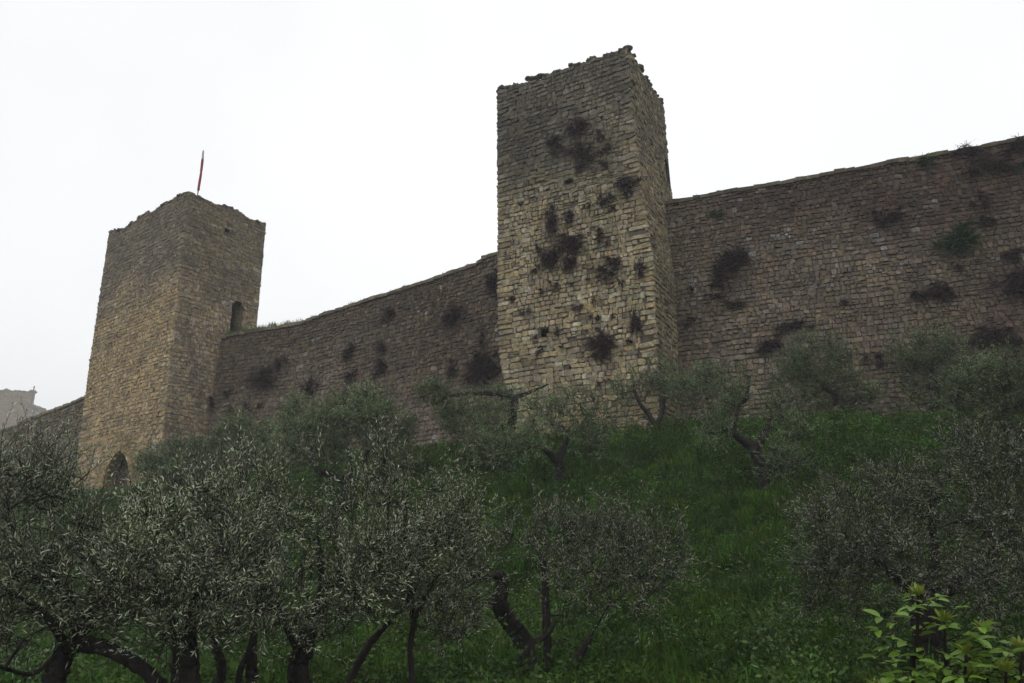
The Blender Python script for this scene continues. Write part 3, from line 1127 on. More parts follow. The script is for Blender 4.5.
T, R, Lw = "T", "R", "L"
SH = [  # x, y, rx, ry (pixels), surface, label, green
    (576, 128, 15, 11, T, "broad sparse dark shrub, highest of all on the middle tower front", 0),
    (560, 144, 10, 9, T, "dark shrub just left of and below the topmost shrub on the middle tower", 0),
    (582, 152, 15, 12, T, "wide wispy shrub directly under the topmost shrub on the middle tower", 0),
    (599, 138, 7, 9, T, "upright wispy shrub right of the topmost shrub on the middle tower", 0),
    (581, 169, 5, 6, T, "", 0), (605, 166, 6, 5, T, "", 0), (609, 147, 6, 5, T, "", 0),
    (624, 183, 13, 7, T, "flat dark shrub near the right corner of the middle tower, upper half", 0),
    (607, 200, 9, 7, T, "dark shrub below and left of the flat one near the tower's right corner", 0),
    (628, 196, 5, 5, T, "", 0), (614, 207, 5, 5, T, "", 0), (588, 206, 5, 5, T, "", 0),
    (572, 217, 7, 8, T, "round dark shrub above the big dark cluster on the middle tower", 0),
    (552, 222, 8, 16, T, "tall ragged shrub at the upper left of the big cluster on the middle tower", 0),
    (568, 245, 15, 11, T, "largest and darkest shrub of the big cluster on the middle tower", 0),
    (551, 258, 12, 11, T, "dark shrub at the left side of the big cluster on the middle tower", 0),
    (571, 264, 12, 8, T, "dark shrub at the foot of the big cluster on the middle tower", 0),
    (535, 271, 6, 6, T, "", 0), (538, 248, 5, 5, T, "", 0), (556, 285, 7, 8, T, "hanging wisp below the big dark cluster on the middle tower", 0),
    (571, 284, 5, 4, T, "", 0), (542, 291, 5, 4, T, "", 0),
    (603, 237, 8, 10, T, "wispy tall shrub right of the big cluster on the middle tower", 0),
    (613, 262, 10, 8, T, "dark shrub, upper one of a touching pair right of the big cluster", 0),
    (603, 274, 10, 8, T, "dark shrub, lower one of a touching pair right of the big cluster", 0),
    (642, 269, 8, 7, T, "compact dark shrub close to the right edge of the middle tower", 0),
    (622, 281, 4, 5, T, "", 0), (588, 277, 4, 3, T, "", 0), (515, 298, 6, 5, T, "small dark shrub by the left edge of the middle tower", 0),
    (522, 312, 5, 4, T, "", 0), (532, 311, 4, 4, T, "", 0), (578, 308, 7, 5, T, "small dark shrub low in the centre of the middle tower", 0),
    (595, 303, 4, 4, T, "", 0), (597, 318, 5, 6, T, "", 0), (614, 317, 4, 3, T, "", 0),
    (636, 321, 7, 14, T, "tall narrow dark shrub hanging low near the tower's right edge", 0), (631, 340, 5, 5, T, "", 0),
    (601, 345, 17, 12, T, "big dark shrub low on the middle tower, above the thin V-trunked olive", 0),
    (557, 332, 5, 5, T, "", 0), (562, 347, 4, 4, T, "", 0), (536, 337, 4, 4, T, "", 0), (540, 352, 5, 5, T, "", 0), (608, 384, 6, 6, T, "small dark shrub touching the thin V-trunked olive at the middle tower's foot", 0),
    (732, 260, 17, 13, R, "biggest dark round shrub on the right wall, nearest the tower", 0),
    (719, 278, 11, 9, R, "dark shrub hanging just below the biggest one on the right wall", 0),
    (711, 297, 7, 5, R, "", 0), (735, 303, 11, 6, R, "ragged dark shrub under the pair nearest the tower on the right wall", 0),
    (688, 320, 7, 5, R, "", 0), (692, 289, 4, 5, R, "", 0), (842, 304, 6, 5, R, "", 0),
    (891, 219, 11, 8, R, "dark shrub high in the middle of the right wall", 0), (876, 216, 7, 6, R, "", 0),
    (917, 296, 8, 7, R, "left and smaller of two joined shrubs midway up the right wall", 0),
    (938, 293, 14, 9, R, "right and larger of two joined shrubs midway up the right wall", 0),
    (978, 200, 8, 7, R, "", 0), (984, 223, 8, 7, R, "", 0), (988, 168, 14, 9, R, "wide dark shrub near the top of the right wall, below the coping", 0),
    (965, 153, 11, 7, R, "dark shrub just under the coping left of the picture's right edge", 0), (1014, 148, 12, 8, R, "dark shrub under the coping where the wall leaves the picture", 0),
    (1008, 253, 10, 8, R, "", 0), (1017, 284, 15, 13, R, "large dark shrub at the picture's right edge, halfway up the wall", 0), (957, 270, 5, 5, R, "", 0),
    (986, 339, 14, 9, R, "wide dark shrub low on the right wall above the olive crowns", 0), (1004, 341, 8, 7, R, "", 0), (1019, 343, 8, 7, R, "", 0),
    (877, 359, 9, 7, R, "dark shrub low on the right wall between two olive crowns", 0),
    (768, 345, 13, 9, R, "dark shrub peeping out left of the bushy olive at the right wall foot", 0), (793, 325, 14, 7, R, "flat dark shrub just above the bushy olive at the right wall foot", 0),
    (931, 161, 9, 6, R, "small green bush hanging just under the right wall's coping", 1), (1018, 166, 7, 6, R, "small green bush under the coping at the picture's right edge", 1),
    (962, 240, 17, 13, R, "spreading leafy green plant clinging to the upper right wall", 1),
    (715, 214, 7, 4, R, "low green tuft high on the right wall beside the tower", 1),
    (390, 316, 9, 8, Lw, "dark shrub high in the middle of the wall between the towers", 0),
    (455, 315, 13, 11, Lw, "large dark shrub high on the wall left of the middle tower", 0),
    (495, 283, 10, 12, Lw, "dark shrub under the wall top right against the middle tower", 0),
    (347, 354, 9, 9, Lw, "round dark shrub, top one of a column of three on the left wall", 0), (350, 376, 8, 8, Lw, "middle one of a column of three shrubs on the left wall", 0), (346, 395, 7, 6, Lw, "lowest one of a column of three shrubs on the left wall", 0),
    (382, 349, 8, 8, Lw, "upper one of two stacked shrubs at the middle of the left wall", 0), (383, 366, 9, 10, Lw, "lower one of two stacked shrubs at the middle of the left wall", 0),
    (367, 394, 7, 6, Lw, "", 0), (267, 377, 16, 11, Lw, "long slanting dark shrub on the wall nearest the left tower", 0), (281, 363, 7, 7, Lw, "", 0),
    (312, 387, 10, 9, Lw, "round dark shrub alone above the left olive crowns", 0), (485, 338, 6, 6, Lw, "", 0),
    (486, 365, 18, 17, Lw, "biggest dark shrub on the left wall, by the middle tower's corner", 0), (453, 371, 7, 9, Lw, "tall dark shrub left of the biggest one on the left wall", 0), (470, 380, 5, 6, Lw, "", 0),
    (228, 392, 6, 5, Lw, "", 0), (232, 410, 5, 5, Lw, "", 0), (251, 407, 6, 5, Lw, "", 0), (262, 408, 5, 5, Lw, "", 0), (284, 421, 7, 6, Lw, "dark shrub just above the green bush left of the left olive", 0), (414, 421, 7, 6, Lw, "dark shrub low on the left wall between two olive crowns", 0),
    (213, 402, 6, 8, Lw, "", 0),
]
TINY = {T: "tiny dark tuft rooted in a joint of the middle tower front", R: "small dark tuft rooted in the right curtain wall", Lw: "small dark tuft rooted in the wall between the towers"}
GR = {T: "dark shrubs growing from the middle tower", R: "shrubs growing from the right wall", Lw: "dark shrubs growing from the wall between the towers"}
GT = {T: "tiny tufts on the middle tower", R: "small tufts on the right wall", Lw: "small tufts on the wall between the towers"}
rs = np.random.default_rng(44)
for (x, y, rx, ry, sf, lab, green) in SH:
    p, n = surf_point(sf, x, y)
    D = np.linalg.norm(p)
    k = D / F_PX * 1.12
    rx_, ry_ = rx * k, ry * k
    area = rx * ry
    mm = MB()
    base = p + n * .03
    cnt = int(np.clip(area * (5.6 if not green else 4), 90, 1700) * (1.0 if "wisp" not in lab and "sparse" not in lab else .55))
    shrub_mesh(mm, base, n, rx_, ry_, cnt, rs, width=.0075 if not green else .016)
    o = mm.build("wall_shrub" if not green else "wall_plant", SHRUB_GREEN if green else TWIG)
    tag(o, lab or TINY[sf], "shrub" if not green else "plant", GR[sf] if lab else GT[sf])

# ------------------------------------------------------------------ olive trees
def leaves(mb, base, d, length, width, rs, tint, mat=0, cup=.12):
    n = len(base)
    d = d / (np.linalg.norm(d, axis=1)[:, None] + 1e-9)
    r = rs.normal(0, 1, (n, 3))
    r[:, 2] *= .55
    s = np.cross(d, r)
    s /= np.linalg.norm(s, axis=1)[:, None] + 1e-9
    nn = np.cross(s, d)
    flip = np.where(nn[:, 2:3] < 0, -1, 1)
    s = s * flip
    nn = nn * flip
    L = length * rs.uniform(.5, 1.3, (n, 1))
    W = width * rs.uniform(.75, 1.25, (n, 1)) * .5
    mid = base + d * L * .5 + nn * L * cup * rs.uniform(-.5, 1, (n, 1))
    V = np.stack([base, mid + s * W * -1, base + d * L, mid + s * W], 1)
    f = np.arange(n)[:, None] * 4 + np.array([[0, 1, 2, 3]])
    mb.add(V.reshape(-1, 3), f, np.repeat(tint, 4, 0), mat)


def sticks(mb, a, b, ra, rb, mat=1, col=(1, 1, 1)):
    """thin three-sided twigs from a to b"""
    n = len(a)
    d = b - a
    d /= np.linalg.norm(d, axis=1)[:, None] + 1e-9
    s = np.cross(d, np.array([.3, .5, .81]))
    s /= np.linalg.norm(s, axis=1)[:, None] + 1e-9
    t = np.cross(d, s)
    V = []
    for q, r in ((a, ra), (b, rb)):
        for k in range(3):
            th = k * 2.0944
            V.append(q + (s * math.cos(th) + t * math.sin(th)) * r)
    V = np.stack(V, 1)
    i = np.arange(n)[:, None] * 6
    f = np.concatenate([i + np.array([[k, (k + 1) % 3, 3 + (k + 1) % 3, 3 + k]]) for k in range(3)])
    mb.add(V.reshape(-1, 3), f, col, mat)


def olive(label, base, stems, lobes, nshoot, leaf_len=.06, leaf_w=.013, seed=1, ntips=45, group=None, leaf=LEAF, lps=16, gap=.42, tintmul=1.0, up=.55, twig_r=.0035, name="olive_tree", cat="tree", shoot=(.18, .42), fill=1.0):
    """stems: list of [(point, radius), ...] polylines; lobes: (centre, (rx, ry, rz)) ellipsoids"""
    rs = np.random.default_rng(seed)
    root = empty(name, base)
    tag(root, label, cat, group)
    tr = MB()
    nodes, nrad = [], []
    for st in stems:
        P = np.array([np.append(p, r) for p, r in st])
        Q = smooth_path(P, 10)
        Q[1:-1, :3] += rs.normal(0, 1, (len(Q) - 2, 3)) * Q[1:-1, 3:] * .07
        tube(tr, Q[:, :3], np.maximum(Q[:, 3], .004), 14, .30, seed=seed)
        nodes += list(Q[2:, :3])
        nrad += list(Q[2:, 3])
    nstem = len(nodes)
    vols = np.array([l[1][0] * l[1][1] * l[1][2] for l in lobes])
    ar = vols ** (2 / 3)

    def sample(n, inner=.0):
        k = rs.choice(len(lobes), n, p=ar / ar.sum())
        d = rs.normal(0, 1, (n, 3))
        d /= np.linalg.norm(d, axis=1)[:, None]
        r = (inner + (1 - inner) * rs.random((n, 1))) ** (1 / 2.2)
        c = np.array([lobes[i][0] for i in k])
        s = np.array([lobes[i][1] for i in k])
        return c + d * r * s, c, s
    tips, _, _ = sample(ntips)
    nd = np.array(nodes)
    dist = np.min(np.linalg.norm(tips[:, None] - nd[None], axis=2), axis=1)
    for i in np.argsort(dist):
        nd = np.array(nodes)
        tp = tips[i]
        dv = np.linalg.norm(nd - tp, axis=1) * (1 + .5 * np.clip(nd[:, 2] - tp[2], 0, 1))
        j = int(np.argmin(dv))
        a = nd[j]
        Lg = np.linalg.norm(tp - a)
        if Lg < .06:
            continue
        ns = max(4, int(Lg / .12))
        t = np.linspace(0, 1, ns)[:, None]
        bow = np.array([0, 0, 1.0]) * Lg * .12 + rs.normal(0, .10, 3) * Lg
        Q = a + (tp - a) * t + bow * (4 * t * (1 - t)) + np.concatenate([np.zeros((1, 3)), rs.normal(0, .018, (ns - 1, 3))]) * min(1, Lg)
        r0 = min(nrad[j] * .7, .012 + .018 * Lg)
        rad = r0 + (max(.004, r0 * .3) - r0) * t[:, 0]
        tube(tr, Q, rad, 6, .2, seed=seed)
        nodes += list(Q[1:])
        nrad += list(rad[1:])
    tr.build("trunk", BARK, root, smooth=True)
    nd = np.array(nodes)
    # leafy shoots
    cr = MB()
    n = int(nshoot * 1.2)
    p, c, s = sample(n, .15)
    # two shoots in three spring from the limbs themselves, so the crown clumps along them
    if len(nodes) > nstem + 20:
        kk = rs.integers(nstem, len(nodes), n)
        on = rs.random(n) < .66
        pn = nd[kk] + rs.normal(0, .07 + .9 * leaf_len, (n, 3))
        cs = np.array([l[0] for l in lobes]); ss = np.array([l[1] for l in lobes])
        bl = np.argmin((((pn[:, None] - cs[None]) / ss[None]) ** 2).sum(2), axis=1)
        p = np.where(on[:, None], pn, p)
        c = np.where(on[:, None], cs[bl], c)
        s = np.where(on[:, None], ss[bl], s)
        on &= ((((pn - cs[bl]) / ss[bl]) ** 2).sum(1) < 2.0)
    g = noise3(p * 2.0 / max(.5, float(np.mean(ar)) ** .5) + seed * 3.1, seed)
    g2 = noise3(p * 5.0, seed + 9)
    keep = ((g * .6 + g2 * .4) > gap)
    p, c, s = p[keep][:nshoot], c[keep][:nshoot], s[keep][:nshoot]
    n = len(p)
    out = (p - c) / s
    d = out * .55 + rs.normal(0, .55, (n, 3)) + np.array([0, 0, up])
    d /= np.linalg.norm(d, axis=1)[:, None]
    L = rs.uniform(shoot[0], shoot[1], (n, 1))
    b = p + d * L
    # attach each shoot to its nearest limb by a thin twig
    near = np.empty(n, int)
    for q0 in range(0, n, 400):
        near[q0:q0 + 400] = np.argmin(((p[q0:q0 + 400, None] - nd[None]) ** 2).sum(2), axis=1)
    far = np.linalg.norm(p - nd[near], axis=1)
    m1 = (nd[near] + p) / 2 + rs.normal(0, .05, (n, 3)) * np.minimum(far, .5)[:, None] + np.array([0, 0, .05]) * far[:, None]
    sel = far < 1.2
    sticks(cr, nd[near][sel], m1[sel], twig_r * 1.5, twig_r * 1.2)
    sticks(cr, m1[sel], p[sel], twig_r * 1.2, twig_r)
    bend = p + d * L * .5 + rs.normal(0, .02, (n, 3))
    sticks(cr, p, bend, twig_r, twig_r * .8)
    sticks(cr, bend, b, twig_r * .8, twig_r * .3)
    tint0 = rs.uniform(.6, 1.4, (n, 1)) * tintmul * np.ones((n, 3)) * (1 + rs.normal(0, .05, (n, 3)))
    tint0 *= .55 + .9 * noise3(p * 1.6 * (.06 / leaf_len), seed + 21)[:, None]
    for k in range(lps):
        t = (k // 2 + .5 + rs.uniform(-.3, .3, (n, 1))) / (lps / 2)
        t = np.clip(t, 0.02, 1.0)
        q = np.where(t < .5, p + (bend - p) * t * 2, bend + (b - bend) * (t - .5) * 2)
        side = np.cross(d, rs.normal(0, 1, (n, 3)) * .25 + np.array([0.3, 0.2, .9]) if (k // 2) % 2 else np.cross(d, np.array([.3, .2, .9])) + rs.normal(0, .25, (n, 3)))
        side /= np.linalg.norm(side, axis=1)[:, None] + 1e-9
        if k % 2:
            side = -side
        ld = d * 1.0 + side * .75 + rs.normal(0, .22, (n, 3))
        sel = rs.random(n) < fill
        leaves(cr, q[sel], ld[sel], leaf_len, leaf_w, rs, (tint0 * rs.uniform(.7, 1.3, (n, 1)))[sel], 0)
    cr.build("crown", [leaf, BARK], root)
    return root


def px_r(r, D):
    return r * D / F_PX


def lobe(x, y, rx, ry, D, rz=None):
    p = at(x, y, D)
    k = np.linalg.norm(p) / F_PX
    return (p, (rx * k, (rz if rz is not None else (rx + ry) / 2) * k, ry * k))


def stem(*pts):
    """pts: (x, y, D, radius_px)"""
    return [(at(x, y, D), max(.006, r * .82 * D / F_PX)) for x, y, D, r in pts]


def base_at(x, D):
    p = at(x, 600, D)
    return np.array([p[0], p[1], float(ground(p[0], p[1]))])


def on_ground(b, *pts):
    """a stem that starts in the ground at b (point) and goes through the pixel points"""
    s = stem(*pts)
    return [(b - np.array([0, 0, .12]), s[0][1] * 1.45), (b * .55 + s[0][0] * .45, s[0][1] * 1.15)] + s


BACKG = "olive trees along the foot of the wall"
FOREG = "olive trees in the foreground grove"

# --- back row
b = ground_hit(561, 492); D = math.hypot(b[0], b[1])
olive("small forked olive in open grass below the middle tower", b,
      [on_ground(b, (560, 470, D, 5.5), (558, 462, D, 5)), stem((558, 462, D, 4.5), (548, 452, D - .3, 3.5), (537, 443, D - .5, 2.5)), stem((558, 462, D, 4.5), (565, 447, D + .2, 3.5), (568, 430, D + .3, 2.4))],
      [lobe(572, 412, 30, 24, D), lobe(545, 418, 24, 22, D - .3), lobe(600, 425, 16, 22, D + .2), lobe(528, 440, 20, 16, D - .6), lobe(588, 447, 20, 18, D - .4), lobe(508, 448, 20, 24, D - .6)],
      1600, .08, .02, 101, 60, BACKG, LEAF_FAR, lps=12, gap=.50)
b = ground_hit(508, 462); D = math.hypot(b[0], b[1])
olive("olive with a long level limb leaning left at the middle tower's left corner", b,
      [on_ground(b, (512, 425, D, 5), (515, 398, D, 4.2)), stem((515, 398, D, 4), (495, 394, D - .2, 2.8), (465, 394, D - .3, 2.2), (440, 398, D - .3, 1.6)), stem((515, 398, D, 3), (535, 390, D, 1.8), (548, 384, D, 1))],
      [lobe(432, 394, 20, 13, D - .3), lobe(462, 408, 26, 18, D - .4), lobe(492, 420, 26, 22, D - .5), lobe(455, 425, 18, 18, D - .2), lobe(485, 445, 22, 18, D - .8), lobe(505, 396, 14, 10, D)],
      1900, .085, .021, 102, 60, BACKG, LEAF_FAR, lps=12, gap=.45)
b = ground_hit(353, 494); D = math.hypot(b[0], b[1])
olive("wide olive with a low hooked limb below the left wall", b,
      [on_ground(b, (352, 486, D, 6), (350, 482, D, 5.5)), stem((350, 484, D, 4.5), (335, 477, D - .2, 4), (318, 470, D - .3, 3.4), (311, 460, D - .3, 2.6)), stem((351, 482, D, 4.5), (362, 470, D + .2, 3.4), (368, 450, D + .3, 2.3)), stem((350, 482, D, 3.4), (350, 455, D + .5, 2.4), (345, 435, D + .5, 1.4))],
      [lobe(345, 428, 34, 27, D), lobe(385, 432, 28, 26, D + .3), lobe(308, 440, 26, 24, D - .3), lobe(372, 410, 26, 18, D), lobe(302, 418, 20, 18, D), lobe(398, 462, 20, 22, D - .6), lobe(325, 455, 26, 14, D - .5)],
      3000, .105, .027, 103, 70, BACKG, LEAF_FAR, lps=12, gap=.42)
b = ground_hit(252, 478); D = math.hypot(b[0], b[1])
olive("rounded green olive against the wall right of the left tower", b,
      [on_ground(b, (252, 465, D, 4), (250, 450, D, 3)), stem((250, 452, D, 3), (238, 440, D, 2)), stem((250, 452, D, 3), (265, 440, D, 2))],
      [lobe(248, 434, 28, 20, D), lobe(272, 445, 22, 22, D), lobe(228, 446, 20, 18, D - .3), lobe(255, 460, 32, 18, D - .8)],
      1700, .115, .03, 104, 50, BACKG, LEAF_FAR, lps=12, gap=.40)
b = ground_hit(178, 496); D = math.hypot(b[0], b[1])
olive("dull green olive hiding the base of the left tower beside the arch", b,
      [on_ground(b, (178, 485, D, 4), (176, 472, D, 3)), stem((176, 472, D, 3), (160, 462, D, 2)), stem((176, 472, D, 3), (195, 460, D, 2))],
      [lobe(176, 462, 30, 18, D), lobe(205, 462, 28, 20, D), lobe(148, 468, 12, 14, D - .3), lobe(192, 482, 36, 18, D - .8)],
      1900, .115, .03, 105, 50, BACKG, LEAF_FAR, lps=12, gap=.40, tintmul=.85)
b = ground_hit(657, 432); D = math.hypot(b[0], b[1])
olive("thin olive with a V-shaped dark trunk at the middle tower's foot", b,
      [on_ground(b, (657, 428, D, 3.6), (656, 422, D, 3.4)), stem((656, 425, D, 3), (648, 414, D, 2.6), (639, 402, D - .1, 2.2), (634, 390, D, 1.4)), stem((657, 424, D, 3), (663, 410, D, 2.2), (664, 392, D, 1.3))],
      [lobe(632, 384, 20, 16, D), lobe(655, 374, 18, 14, D), lobe(618, 392, 8, 16, D), lobe(690, 392, 22, 20, D - .2), lobe(672, 384, 14, 16, D), lobe(710, 380, 18, 14, D)],
      1150, .08, .02, 106, 55, BACKG, LEAF_FAR, lps=12, gap=.49)
b = ground_hit(764, 486); D = math.hypot(b[0], b[1])
olive("gnarled olive with a Y-shaped trunk right of the middle tower", b,
      [on_ground(b, (762, 470, D, 6), (757, 455, D, 7), (752, 446, D, 6)), stem((752, 447, D, 5), (738, 437, D - .2, 4), (725, 427, D - .3, 2.8)), stem((757, 446, D, 5), (767, 430, D + .1, 3.6), (772, 416, D + .2, 2.4)), stem((735, 436, D, 3), (738, 408, D + .2, 2), (746, 398, D + .2, 2), (749, 377, D + .3, 2))],
      [lobe(702, 398, 30, 24, D - .2), lobe(728, 402, 20, 20, D), lobe(782, 412, 24, 20, D + .2), lobe(796, 440, 24, 26, D - .2), lobe(716, 424, 18, 16, D - .4), lobe(780, 460, 18, 22, D - .5), lobe(735, 372, 10, 10, D + .4)],
      1600, .08, .02, 107, 60, BACKG, LEAF_FAR, lps=12, gap=.50, tintmul=.9)
b = ground_hit(852, 420); D = math.hypot(b[0], b[1])
olive("dense dark bushy olive leaning left against the right wall", b,
      [on_ground(b, (848, 412, D, 4), (840, 400, D, 3.6)), stem((842, 404, D, 3.4), (835, 395, D, 3), (822, 385, D, 2.2)), stem((846, 408, D, 3), (862, 396, D, 2.4), (872, 398, D, 1.5))],
      [lobe(815, 358, 30, 26, D), lobe(795, 378, 22, 26, D), lobe(838, 370, 24, 24, D), lobe(808, 395, 16, 14, D - .2), lobe(868, 396, 12, 9, D)],
      1700, .08, .02, 108, 60, BACKG, LEAF_FAR, lps=12, gap=.45, tintmul=.8)
b = ground_hit(932, 414); D = math.hypot(b[0], b[1])
olive("upright olive by the right wall, left of the right-edge tree", b,
      [on_ground(b, (934, 396, D, 4), (938, 384, D, 3.4)), stem((938, 384, D, 3), (930, 368, D, 2)), stem((938, 384, D, 3), (950, 368, D, 2))],
      [lobe(922, 345, 26, 24, D), lobe(945, 362, 30, 24, D), lobe(908, 370, 16, 22, D), lobe(960, 385, 24, 20, D - .3), lobe(930, 388, 24, 14, D - .3)],
      1800, .08, .02, 109, 60, BACKG, LEAF_FAR, lps=12, gap=.46, tintmul=.9)
b = ground_hit(1022, 462); D = math.hypot(b[0], b[1])
olive("olive with a slanting dark trunk at the picture's right edge", b,
      [on_ground(b, (1016, 442, D, 5.5), (1004, 420, D, 4.6), (996, 402, D, 3.4)), stem((1016, 442, D, 4.5), (1032, 425, D, 3.4), (1044, 400, D, 2.4))],
      [lobe(990, 385, 34, 24, D), lobe(1022, 378, 34, 26, D + .3), lobe(965, 400, 22, 20, D - .3), lobe(1010, 410, 32, 16, D - .3), lobe(1055, 390, 34, 30, D)],
      2600, .075, .018, 110, 64, BACKG, LEAF_FAR, lps=12, gap=.40, tintmul=.85)

# --- foreground grove
D = 11.5
b = base_at(925, D)
olive("big dark spreading olive filling the right foreground", b,
      [on_ground(b, (925, 625, D, 12), (922, 600, D, 10)), stem((922, 602, D, 8), (890, 570, D - .2, 5), (850, 540, D - .4, 3)), stem((922, 602, D, 8), (935, 560, D + .3, 5), (930, 510, D + .4, 3)), stem((922, 602, D, 8), (970, 575, D, 5), (1010, 530, D, 3))],
      [lobe(840, 525, 54, 44, D - .3), lobe(900, 505, 54, 44, D + .2), lobe(965, 495, 54, 44, D + .2), lobe(1020, 505, 50, 50, D), lobe(880, 560, 60, 48, D - .6), lobe(950, 565, 60, 50, D - .6), lobe(1015, 575, 50, 40, D - .4), lobe(830, 575, 36, 42, D - .5), lobe(1060, 540, 50, 60, D), lobe(985, 455, 40, 28, D + .6)],
      2800, .06, .0115, 201, 190, FOREG, LEAF, lps=16, gap=.45, tintmul=.82, up=.5, shoot=(.18, .5))
D = 11.0
b = base_at(535, D)
olive("olive with a black twisted leaning trunk and a thin upright one, centre foreground", b,
      [on_ground(b, (529, 668, D, 9.5), (522, 640, D, 9.5), (508, 618, D - .1, 9.5), (499, 602, D - .2, 9), (503, 590, D - .2, 8), (501, 577, D - .2, 6), (492, 576, D - .3, 3.4), (478, 578, D - .4, 2.2), (466, 570, D - .4, 1.4)),
       on_ground(b + np.array([.2, .1, 0]), (548, 660, D + .2, 5), (546, 620, D + .2, 4.5), (545, 585, D + .3, 4), (543, 556, D + .3, 3)),
       stem((523, 642, D, 4), (534, 641, D, 3.5), (546, 636, D, 3), (556, 620, D, 2)),
       on_ground(b + np.array([.45, 0, 0]), (574, 665, D, 5.5), (581, 652, D, 4.5), (592, 635, D, 2.4)),
       stem((497, 606, D - .2, 2.4), (486, 603, D - .3, 1.8), (476, 610, D - .4, 1))],
      [lobe(560, 545, 46, 30, D), lobe(610, 545, 46, 32, D + .2), lobe(640, 570, 36, 34, D), lobe(590, 580, 46, 32, D - .4), lobe(530, 532, 30, 20, D + .3), lobe(470, 566, 24, 26, D - .4), lobe(462, 606, 24, 26, D - .6), lobe(625, 600, 38, 26, D - .3), lobe(580, 606, 22, 18, D + .5), lobe(660, 560, 30, 36, D + .4), lobe(600, 525, 40, 20, D + .3)],
      1350, .062, .012, 202, 100, FOREG, LEAF, lps=14, gap=.47, tintmul=.95, up=.6, shoot=(.2, .5))
D = 8.2
b = base_at(40, D)
olive("silvery olive at the far left with a trunk forking into a long low limb", b,
      [on_ground(b, (52, 690, D, 10), (62, 662, D, 9), (74, 640, D, 8.5), (82, 628, D, 8)), stem((76, 644, D, 9), (90, 646, D - .1, 8), (108, 650, D - .2, 7), (135, 664, D - .3, 7), (165, 690, D - .4, 7)), stem((80, 632, D, 7), (70, 600, D + .2, 5), (45, 560, D + .3, 3)), stem((82, 630, D, 7), (100, 590, D + .2, 4), (90, 540, D + .3, 3)), stem((62, 640, D, 4), (40, 610, D - .2, 3), (5, 590, D - .3, 2)), stem((62, 645, D - .1, 2.6), (48, 662, D - .4, 2.4), (30, 674, D - .6, 2.2), (2, 667, D - .8, 2), (-20, 662, D - .9, 1.5)), stem((4, 668, D - .8, 1.8), (22, 642, D - .8, 1.2))],
      [lobe(30, 508, 42, 38, D + .4), lobe(68, 515, 34, 34, D + .4), lobe(-25, 515, 44, 52, D + .2), lobe(15, 550, 52, 44, D), lobe(80, 560, 46, 42, D), lobe(45, 595, 52, 30, D - .2), lobe(110, 590, 36, 36, D - .2), lobe(-20, 590, 40, 50, D), lobe(52, 494, 26, 20, D + .6), lobe(10, 482, 30, 22, D + .6), lobe(30, 625, 50, 20, D - .2), lobe(100, 622, 26, 18, D + .3), lobe(92, 548, 24, 24, D + .5)],
      1850, .056, .0105, 203, 150, FOREG, LEAF, lps=16, gap=.47, tintmul=1.4, up=.75, shoot=(.2, .56))
D = 7.6
b = base_at(187, D)
olive("silver-leaved olive with a stout upright trunk, left foreground", b,
      [on_ground(b, (186, 688, D, 14), (185, 655, D, 13), (183, 630, D, 12)), stem((183, 632, D, 9), (165, 600, D, 6), (150, 560, D + .2, 3.4)), stem((184, 632, D, 9), (200, 596, D, 6), (225, 560, D + .2, 3.4)), stem((183, 630, D, 8), (182, 590, D + .3, 5), (180, 540, D + .4, 3))],
      [lobe(145, 538, 40, 32, D + .2), lobe(195, 525, 44, 34, D + .2), lobe(240, 525, 44, 38, D + .2), lobe(150, 578, 46, 36, D - .1), lobe(205, 575, 48, 36, D - .2), lobe(250, 570, 36, 40, D), lobe(180, 605, 50, 26, D - .3), lobe(130, 600, 26, 30, D - .2), lobe(210, 496, 26, 18, D + .3), lobe(165, 498, 9, 24, D + .3), lobe(240, 488, 12, 26, D + .4), lobe(190, 632, 56, 14, D - .2), lobe(140, 620, 26, 20, D), lobe(262, 600, 26, 26, D + .1)],
      1450, .056, .0105, 204, 150, FOREG, LEAF, lps=16, gap=.49, tintmul=1.65, up=.75, shoot=(.2, .56))
D = 9.4
b = base_at(238, D)
olive("thin many-stemmed olive between two stouter trunks, left foreground", b,
      [on_ground(b + np.array([-.15, 0, 0]), (222, 670, D, 5), (217, 650, D, 4.4), (212, 636, D, 3.4)), on_ground(b + np.array([.1, 0, 0]), (240, 672, D, 3.4), (247, 655, D, 3), (254, 635, D, 2.2)), on_ground(b + np.array([.25, 0, 0]), (252, 675, D, 6), (252, 650, D, 5), (256, 625, D, 3))],
      [lobe(215, 590, 30, 40, D), lobe(255, 585, 30, 40, D), lobe(235, 545, 40, 30, D + .2)],
      600, .06, .0115, 205, 60, FOREG, LEAF, lps=14, gap=.43, tintmul=.8)
D = 8.3
b = base_at(298, D)
